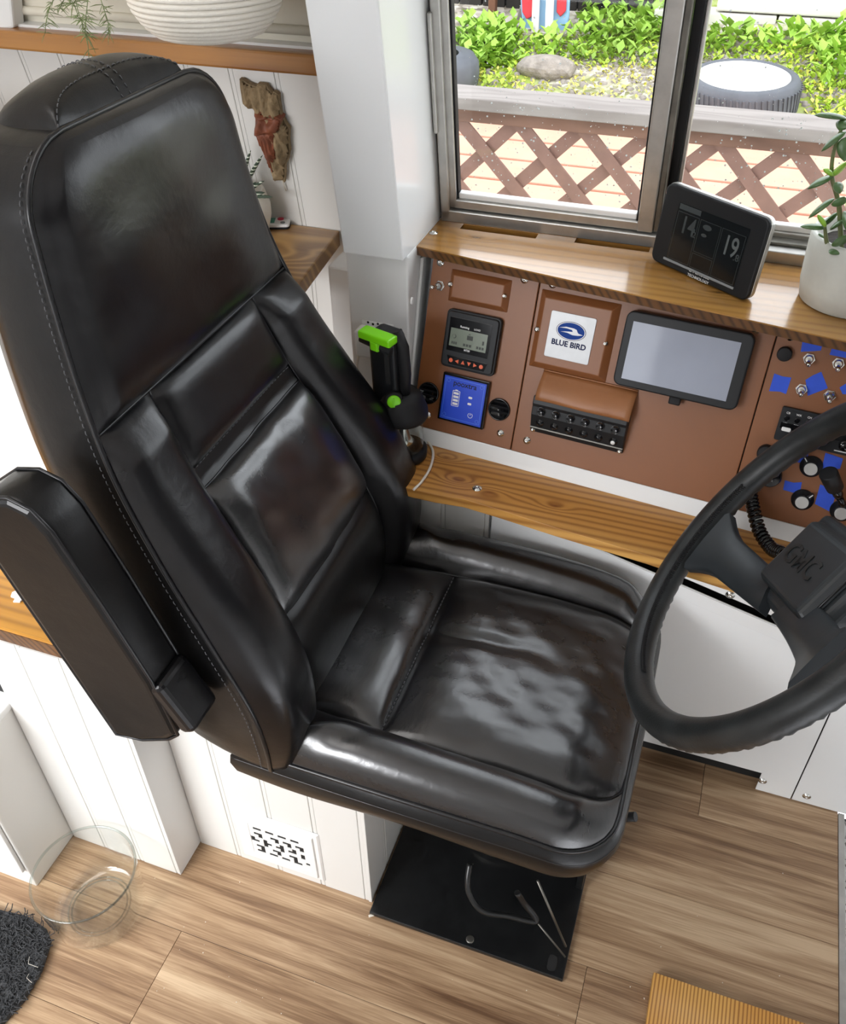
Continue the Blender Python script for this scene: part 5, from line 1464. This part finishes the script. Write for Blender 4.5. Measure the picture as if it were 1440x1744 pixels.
def hbark(p, e):
    q = (p - cb) * 1000
    g_ = .004 * math.sin(q[0] * .42 + .12 * q[1] + 2 * math.sin(q[1] * .07)) + .002 * math.sin(q[0] * 1.1 + q[1] * .25)
    return .012 + .016 * min(1, e / .014) ** .6 + g_ * min(1, e / .006)
relief('bark', po, M['driftwood'], hbark, carv, .0125)
fo = np.array([CF.px(x, y, .03) for x, y in [(431, 191), (440, 193), (455, 199), (468, 202), (475, 206), (473, 222), (466, 234), (467, 250), (468, 268), (464, 282), (461, 296), (457, 286), (449, 265), (441, 249), (435, 232), (434, 214)]])
def FP(x, y): return CF.px(x, y, .03)
nose = FP(444, 214); eyeL, eyeR = FP(438, 203), FP(456, 207); mouth = FP(447, 226); brow_ = FP(450, 200)
def hface(p, e):
    def g_(c, s, sy=None): d_ = p - c; return math.exp(-(d_[0] / s) ** 2 - (d_[1] / (sy or s)) ** 2)
    h = .026 + .010 * min(1, e / .010) ** .6
    h += .010 * g_(nose, .006, .012) + .006 * g_(nose + [0, -.006], .0075, .005) - .007 * g_(eyeL, .005, .004) - .007 * g_(eyeR, .008, .004)
    h += .005 * g_(brow_, .022, .003) - .006 * g_(mouth, .012, .0022) + .005 * g_(mouth + [0, .006], .014, .003) + .004 * g_(FP(463, 217), .008) + .004 * g_(FP(437, 218), .006)
    if p[1] < mouth[1] - .004: h += .0025 * math.sin((p[0] - mouth[0]) * 900 + (p[1] - mouth[1]) * 300 + 3 * math.sin(p[1] * 140))
    return h
relief('carved_face', fo, M['face_wood'], hface, carv, .026, .0016)
MB().tube([CF.w(*CF.px(474, 290, .01), .010), CF.w(*CF.px(487, 325, .004), .004)], .0014, 6).build('hanging_cord', M['rope'], carv)

# rope planter hanging above the shelf, trailing fern
bc_ = Yp(360, 60, 1.20); BO = np.array([bc_[0], 1.20, bc_[2]])
rb = empty('rope_planter', BO, 'white coiled-rope hanging planter bowl above the upper shelf', 'planter')
RBF = Frame(BO, (1, 0, 0), (0, 1, 0))
prf = []
for t in np.linspace(0, 1, 15):
    ang = t * math.pi / 2 * .96
    prf.append((.075 + .062 * math.sin(ang) ** .9 if t > 0 else .0001, .115 * (1 - math.cos(ang))))
prf = [(.0001, .0), (.05, .0005), (.072, .006), (.088, .020), (.099, .038), (.105, .060), (.109, .085), (.111, .11), (.112, .14), (.112, .17)]
MB().lathe(RBF, [(r - .002, h) for r, h in prf], 48, cap=False).build('lining', M['rope'], rb)
D = [0]
for a_, b_ in zip(prf, prf[1:]): D.append(D[-1] + math.hypot(b_[0] - a_[0], b_[1] - a_[1]))
s = .012; first = None
while s < D[-1]:
    r = np.interp(s, D, [p[0] for p in prf]); h = np.interp(s, D, [p[1] for p in prf])
    MB().tube([RBF.w(r * math.cos(t), r * math.sin(t), h + .001) for t in np.linspace(0, 2 * math.pi, 57)[:-1]], .0042, 7, closed=True).build('rope_coil', M['rope'], rb)
    s += .0078
for a_ in (.4, 2.5, 4.6):
    MB().tube([RBF.w(.112 * math.cos(a_), .112 * math.sin(a_), .165), RBF.w(.01 * math.cos(a_), .01 * math.sin(a_), 2.0 - BO[2])], .002, 6).build('hanger_cord', M['rope'], rb)
fern = empty('trailing_fern', Yp(120, -150, 1.28), 'thin sprays of asparagus fern trailing down in front of the blind', 'plant')
rf = random.Random(3)
def fy_(x, y): return Yp(x, y, 1.28)
sprays = [[(150, -160), (128, -40), (130, 5), (138, 35), (148, 65), (151, 95)], [(120, -160), (100, -30), (84, 15), (78, 40), (77, 56)], [(170, -160), (170, -20), (177, 15), (184, 38), (187, 60)], [(140, -160), (118, -30), (105, 8), (98, 16)], [(160, -160), (150, -10), (146, 30), (144, 55)]]
for pts in sprays:
    P = smooth_path([fy_(*p) for p in pts], 6)
    sp_ = MB().tube(P, .0006, 6).build('spray_stem', M['fern'], fern)
    nd = MB()
    for k in range(len(P)):
        if rf.random() < .75:
            for _ in range(rf.choice([1, 2, 3])):
                a_ = rf.uniform(0, 6.28); L_ = rf.uniform(.008, .024)
                d_ = np.array([math.cos(a_) * .8, math.sin(a_) * .5, rf.uniform(-.9, .1)]); q_ = P[k] + nrm(d_) * L_
                nd.tube([P[k], (P[k] + q_) / 2 + [0, 0, .001], q_], [.0004, .0007, .0002], 4)
    o = nd.build('needles', M['fern'], sp_); o['kind'] = 'stuff'
for (x, y) in ((140, 34), (148, 60), (125, 5)):
    for k in range(9):
        a_ = k / 9 * 6.28 + rf.random(); L_ = rf.uniform(.018, .034); p = fy_(x, y)
        q_ = p + np.array([math.cos(a_), .2 * math.sin(a_ * 2), .55 * math.sin(a_) - .25]) * L_
        MB().tube([p, (p + q_) / 2 + [0, 0, .002], q_], [.0005, .0009, .0003], 5).build('needle', M['fern'], fern)

# ------------------------------------------------------------------ on the floor
bo = empty('glass_bowl', (-.832, .540, 0), 'clear round glass bowl standing on the floor beside the rug', 'bowl')
GF = Frame((-.832, .540, 0), (1, 0, 0), (0, 1, 0))
MB().lathe(GF, [(.0001, .0006), (.066, .0006), (.076, .005), (.082, .020), (.0895, .128), (.0900, .1305), (.0880, .1320), (.0862, .1305), (.0858, .128), (.0785, .022), (.070, .012), (.045, .010), (.0001, .010)], 64, cap=False).build('glass_body', M['bowl'], bo)
tr_ = [GF.w(.0881 * math.cos(t), .0881 * math.sin(t), .1305) for t in np.linspace(0, 2 * math.pi, 65)[:-1]]
MB().tube(tr_, .0024, 8, closed=True).build('rim', M['clear'], bo)
for r_, h_ in ((.055, .0115), (.049, .0115)):
    MB().tube([GF.w(r_ * math.cos(t), r_ * math.sin(t), h_) for t in np.linspace(0, 2 * math.pi, 49)[:-1]], .0016, 6, closed=True).build('base_ring', M['clear'], bo)
rg = empty('wool_rug', (-1.1, .3, 0), 'dark charcoal shaggy wool rug at the lower left corner', 'rug')
rp_ = [Zp(x, y, .014)[:2] for x, y in ((-260, 1495), (0, 1548), (45, 1558), (78, 1580), (86, 1600), (70, 1650), (40, 1700), (0, 1745), (-60, 1810))]
rp_ = [tuple(p) for p in rp_] + [(-1.0, .15), (-1.5, .1)]
MB().prism(WORLD, rp_, .0006, .014).build('pile_base', M['rug'], rg, bevel=.004)
hair = MB(); rr_ = random.Random(5); npoly = np.array(rp_)
for _ in range(2600):
    p = np.array([rr_.uniform(-1.15, -.84), rr_.uniform(.25, .48)])
    if not inside(p, npoly): continue
    a_ = rr_.uniform(0, 6.28); L_ = rr_.uniform(.006, .02)
    hair.tube([(p[0], p[1], .012), (p[0] + L_ * .5 * math.cos(a_), p[1] + L_ * .5 * math.sin(a_), .018 + rr_.uniform(0, .003)), (p[0] + L_ * math.cos(a_ + .5), p[1] + L_ * math.sin(a_ + .5), .015)], .0009, 4, caps=False)
h_ = hair.build('wool_fibres', M['rug'], rg); h_['kind'] = 'stuff'
hair = MB()
for _ in range(14):
    p = np.array([rr_.uniform(-1.02, -.86), rr_.uniform(.30, .46)])
    if not inside(p, npoly): continue
    a_ = rr_.uniform(0, 6.28); L_ = rr_.uniform(.015, .04)
    hair.tube([(p[0], p[1], .019), (p[0] + L_ * .5 * math.cos(a_), p[1] + L_ * .5 * math.sin(a_), .022), (p[0] + L_ * math.cos(a_ + .6), p[1] + L_ * math.sin(a_ + .6), .019)], .0003, 4, caps=False)
h_ = hair.build('loose_hairs', M['crumb'], rg); h_['kind'] = 'stuff'
ld = empty('pine_board', (.3, .65, 0), 'scorched bright pine board lying on the floor at the bottom right', 'board')
lp0 = Zp(1113, 1655, .02)
MB().aabb(lp0[0], .436, .30, lp0[1], .0006, .02).build('board', M['wood_lid'], ld, bevel=.0015)
# crumbs on the planks
crm = MB(); rc_ = random.Random(9)
for _ in range(40):
    p = Zp(rc_.uniform(250, 1400), rc_.uniform(1480, 1740), 0)
    if p[0] > .42 or (-.37 < p[0] < 0 and p[1] > .68): continue
    r = rc_.choice([.0006, .0008, .0011]); crm.lathe(Frame((p[0], p[1], 0), (1, rc_.random(), 0), (-rc_.random(), 1, 0)), [(r, 0), (r * .7, r * .7), (.0001, r)], 5, cap=False)
o = crm.build('floor_crumbs', M['crumb']); tag(o, 'tiny pale crumbs scattered over the floor planks', 'crumbs', kind='stuff')
p = Zp(633, 1560, 0)
tag(MB().box(Frame((p[0], p[1], 0), (.8, .6, 0), (-.6, .8, 0)), -.006, .006, -.002, .002, .0004, .004).build('wood_chip', M['crumb'], bevel=.0006), 'short white splinter at the corner of the black base plate', 'splinter')
# ------------------------------------------------------------------ outside the window
GZ = -.12
slope = .25
def gz(x, y): return GZ + max(0, y - 5.3) * slope + .05 * math.sin(x * 1.3 + y) * min(1, max(0, y - 5.3))
gm = []
for i in range(41):
    y = 2.2 + i * .28
    gm.append([np.array([-9 + j * .45, y, gz(-9 + j * .45, y)]) for j in range(41)])
tag(MB().grid(gm).build('ground', M['ground']), kind='structure')
# lattice fence
FY = 3.0
fz = Yp(777, 168, FY)[2] + .02
fe = empty('lattice_fence', (-.4, FY, GZ), 'brown diagonal lattice fence with grey weathered top rail outside the window', 'fence')
t0_, t1_ = Yp(777, 190, FY), Yp(1440, 243, FY)
rt = (t0_[2] + t1_[2]) / 2
MB().aabb(-3.2, 2.2, FY - .005, FY + .155, rt, rt + .038).build('top_rail', M['grey_wood'], fe, bevel=.004)
rb_ = (Yp(777, 214, FY + .02)[2] + Yp(1440, 262, FY + .02)[2]) / 2
MB().aabb(-3.2, 2.2, FY + .02, FY + .058, rb_, rt - .0005).build('under_rail', M['fence_brown'], fe, bevel=.003)
for x in (-2.4, 1.6):
    MB().aabb(x, x + .09, FY + .06, FY + .15, GZ, rt - .001).build('post', M['fence_brown'], fe, bevel=.004)
MB().aabb(-3.2, 2.2, FY + .02, FY + .058, .0, .07).build('bottom_rail', M['fence_brown'], fe, bevel=.003)
LFm = Frame((0, FY + .04, rb_ + .01), (1, 0, 0), (0, 0, 1))
# slat pitch from the photograph: crossing points along the rail
H_ = rb_ - .05
pitch = Yp(1065, 240, FY + .04)[0] - Yp(893, 240, FY + .04)[0]
pitch = abs(Yp(991, 228, FY)[0] - Yp(879, 222, FY)[0])
sw_ = .045
for fam in (0, 1):
    first = None
    n_ = 0. if fam == 0 else -.012
    for k in range(0, 30):
        x = Yp(880, 224, FY + .04)[0] + (k - 14) * pitch
        if x > 2.1: break
        if first is None:
            dx = H_ * (1 if fam == 0 else -1)
            x_ = x
            first = MB().add([LFm.w(x_ + a, b, n) for n in (n_, n_ - .009) for a, b in ((-sw_ * .7, 0), (sw_ * .7, 0), (sw_ * .7 + dx, -H_), (-sw_ * .7 + dx, -H_))],
                             [(0, 1, 2, 3), (7, 6, 5, 4), (0, 4, 5, 1), (1, 5, 6, 2), (2, 6, 7, 3), (3, 7, 4, 0)]).build('slat', M['lattice'], fe)
            xf = x
        else:
            c_ = first.copy(); COL.objects.link(c_); c_.parent = fe; c_.location = Vector((x - xf, 0, 0))
# salmon deck behind the lattice
dk = empty('painted_deck', (-.4, 4.4, GZ), 'low salmon-painted board deck seen through the lattice', 'deck')
MB().aabb(-3.4, 2.4, 3.25, 5.75, GZ, GZ + .03).build('underlay', M['salmon_gap'], dk)
y = 3.25; k = 0
while y < 5.75:
    MB().aabb(-3.4, 2.4, y, min(y + .30, 5.75), GZ + .031, GZ + .07).build('deck_board', M['salmon'], dk, bevel=.006); y += .33
# tyre lying on the bank
tc = Zp(1266, 130, .20)
TN = nrm([0, -math.sin(math.radians(4)), math.cos(math.radians(4))])
TF = Frame(tc, (1, 0, 0), np.cross(TN, [1, 0, 0]))
ty = empty('car_tyre', (tc[0], tc[1], gz(tc[0], tc[1])), 'grey car tyre with white wheel lying on the grass behind the fence', 'tyre')
Rt = .33
MB().lathe(TF, [(.262, -.02), (.268, .004), (.29, .012), (.315, .0), (Rt, -.03), (Rt + .004, -.10), (Rt, -.17), (.31, -.20), (.262, -.20)], 64, cap=False).build('tyre_rubber', M['tyre'], ty)
MB().lathe(TF, [(.266, .004), (.262, .006), (.255, -.002), (.245, -.035), (.12, -.05), (.06, -.045), (.0001, -.045)], 56, cap=False).build('wheel_disc', M['wheel_disc'], ty)
first = None
for k in range(60):
    t = 2 * math.pi * k / 60
    a_ = TF.sub(0, 0, 0, t)
    MB().add([a_.w(Rt + .0005, y_, n) for y_, n in ((-.006, -.03), (.006, -.03), (.035, -.165), (.022, -.165))] + [a_.w(Rt + .010, y_, n) for y_, n in ((-.006, -.03), (.006, -.03), (.035, -.165), (.022, -.165))],
             [(0, 1, 2, 3), (7, 6, 5, 4), (0, 4, 5, 1), (1, 5, 6, 2), (2, 6, 7, 3), (3, 7, 4, 0)]).build('tread_block', M['tyre'], ty)
def bank(px, py):
    """point of the bank under a pixel"""
    v = ray(px, py); lo, hi = 1., 40.
    for _ in range(50):
        m = (lo + hi) / 2; P = CAM + v * m
        if P[2] > gz(P[0], P[1]): lo = m
        else: hi = m
    return CAM + v * lo
# weeds: leafy ground cover
def weeds(name, label, regions, n, m, smin, smax, seed, up=.5):
    r_ = random.Random(seed); mb = MB(); V = []; Fs = []
    for _ in range(n):
        x0, x1, y0, y1 = r_.choice(regions)
        p = bank(r_.uniform(x0, x1), r_.uniform(y0, y1))
        if np.hypot(p[0] - tc[0], p[1] - tc[1]) < .40: continue
        s = r_.uniform(smin, smax); a = r_.uniform(0, 6.28); tl = r_.uniform(.2, 1.1)
        d = np.array([math.cos(a) * math.cos(tl), math.sin(a) * math.cos(tl), math.sin(tl)]); sd = np.array([-math.sin(a), math.cos(a), 0]); nn = np.cross(d, sd)
        p = p + np.array([0, 0, r_.uniform(0, up) * s])
        b = len(V); V += [p, p + d * s * .5 + sd * s * .32 + nn * s * .1, p + d * s, p + d * s * .5 - sd * s * .32 + nn * s * .1, p + d * s * .55 - nn * s * .05]
        Fs += [(b, b + 1, b + 4), (b + 1, b + 2, b + 4), (b + 2, b + 3, b + 4), (b + 3, b, b + 4)]
    mb.add(V, Fs, True)
    tag(mb.build(name, m, fix=False), label, 'weeds', kind='stuff')
weeds('bank_weeds', 'bright lime weeds covering the bank behind the fence', [(700, 1180, 62, 118), (1180, 1700, 58, 110), (1340, 1700, 100, 210), (500, 870, 60, 170)], 5600, M['leaf_a'], .02, .055, 1)
weeds('tall_weeds', 'taller green weeds along the top of the bank', [(600, 1110, 62, 110), (985, 1180, 24, 80), (1180, 1700, 55, 95), (1390, 1600, 60, 160), (780, 880, 50, 120)], 2300, M['leaf_b'], .04, .10, 2, .9)
weeds('yellow_weeds', 'yellowing low weeds scattered over the gravel bank', [(700, 1180, 105, 195), (1340, 1700, 90, 215)], 2300, M['leaf_c'], .012, .04, 3)
rs = random.Random(8); stn = MB()
for _ in range(900):
    p = bank(rs.uniform(800, 1440), rs.uniform(90, 190))
    if np.hypot(p[0] - tc[0], p[1] - tc[1]) < .36: continue
    r = rs.uniform(.012, .03)
    stn.lathe(Frame(p, (1, rs.random(), 0), (-rs.random(), 1, 0)), [(r, -.3 * r), (r * .8, r * .4), (.0001, r * .6)], 6, cap=False)
tag(stn.build('gravel_stones', M['stone']), 'loose grey gravel stones on the bank', 'gravel', kind='stuff')
p = bank(925, 125)
bm2 = bmesh.new(); bmesh.ops.create_icosphere(bm2, subdivisions=3, radius=.15)
rk = MB(); 
rk.add([np.array(v.co) * [1.3, .8, .55] * (1 + .22 * hnoise(v.co.x * 1.5, v.co.y * 1.5 + v.co.z, 4)) + p + [0, 0, .03] for v in bm2.verts], [[l.index for l in f_.verts] for f_ in bm2.faces], False)
bm2.free()
tag(rk.build('boulder', M['stone']), 'grey half-buried rock among the weeds', 'rock')
# things along the top of the bank
def at_y(x, y, Y): return Yp(x, y, Y)
YT = bank(940, 45)[1]
YW = bank(1320, 48)[1] + .05
wb = empty('block_wall', (1.0, YW, gz(.5, YW)), 'pale concrete block wall at the top right beyond the weeds', 'wall')
zt = at_y(1300, 25, YW)[2]
xL = at_y(1112, 20, YW)[0]
for r_ in range(4):
    for k in range(7):
        xa = xL + k * .8 + (r_ % 2) * .4
        MB().aabb(xa + .006, xa + .794, YW, YW + .2, zt - .30 + r_ * .30 + .005, zt + r_ * .30 - .005).build('concrete_block', M['block'], wb, bevel=.01)
xs0 = at_y(770, 20, YT + .22)[0]; xs1 = at_y(1110, 20, YT + .22)[0]
sh = empty('dark_shed', ((xs0 + xs1) / 2, YT + .27, gz(-1, YT + .22)), 'shed side coloured dark as in shadow behind the coloured boards', 'shed')
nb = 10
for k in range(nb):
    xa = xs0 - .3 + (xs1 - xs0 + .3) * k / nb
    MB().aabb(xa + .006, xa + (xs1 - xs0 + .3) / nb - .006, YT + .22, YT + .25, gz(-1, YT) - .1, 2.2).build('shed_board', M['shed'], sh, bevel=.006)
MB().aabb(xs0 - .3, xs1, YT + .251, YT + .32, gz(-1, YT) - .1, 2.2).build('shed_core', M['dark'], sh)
def post(x0, x1, yb, Y, m, nm, lab, cat, th=.06, lean=0.):
    a, b = at_y(x0, yb, Y), at_y(x1, yb, Y)
    o = MB().add([(xx + lean * k, yy, a[2] - .15 + k * 1.5) for k in (0, 1) for yy in (Y, Y + th) for xx in (a[0], b[0])], [(0, 2, 3, 1), (4, 5, 7, 6), (0, 1, 5, 4), (2, 6, 7, 3), (0, 4, 6, 2), (1, 3, 7, 5)]).build(nm, m, bevel=.006)
    tag(o, lab, cat); return o
post(829, 841, 60, YT + .1, M['post_brown'], 'timber_post', 'rust-brown upright post beside the dark shed', 'post')
post(859, 866, 60, YT + .06, M['grey_wood'], 'leaning_batten', 'thin grey batten leaning by the brown post', 'batten', .03, .45)
sb_ = empty('painted_board', at_y(925, 70, YT - .1), 'red, pale blue and white painted board standing in the weeds', 'board')
SBF = Frame((0, YT - .05, 0), (1, 0, 0), (0, 0, 1))
def sq(pts): return [tuple(SBF.px(x, y)) for x, y in pts]
MB().prism(SBF, sq([(884, 80), (888, 40), (882, -60), (972, -60), (968, 30), (958, 78), (940, 60), (920, 82)]), -.03, 0).build('blue_board', M['toy_blue'], sb_, bevel=.01)
MB().prism(SBF, sq([(888, -20), (890, 20), (897, 32), (906, 28), (911, 10), (910, -40)]), 0.001, .02).build('red_patch', M['toy_red'], sb_, bevel=.006)
MB().prism(SBF, sq([(950, -40), (948, 20), (955, 28), (964, 18), (967, -40)]), 0.001, .02).build('red_patch', M['toy_red'], sb_, bevel=.006)
for a, b in ((908, 920), (931, 944)):
    MB().prism(SBF, sq([(a + 3, -60), (b + 3, -60), (b - 2, 74), (a - 2, 74)]), .022, .05).build('white_batten', M['toy_white'], sb_, bevel=.006)
# old tyre edge at the left of the pane
p = bank(782, 165)
t2 = empty('stacked_tyre', p, 'dark tyre edge at the left side of the window pane', 'tyre')
MB().lathe(Frame((p[0] - .25, p[1] + .1, p[2]), (1, 0, 0), (0, 1, 0)), [(.20, .0), (.30, .01), (.33, .05), (.335, .11), (.33, .17), (.30, .21), (.20, .22)], 48, cap=False).build('tyre_rubber', M['tyre'], t2)
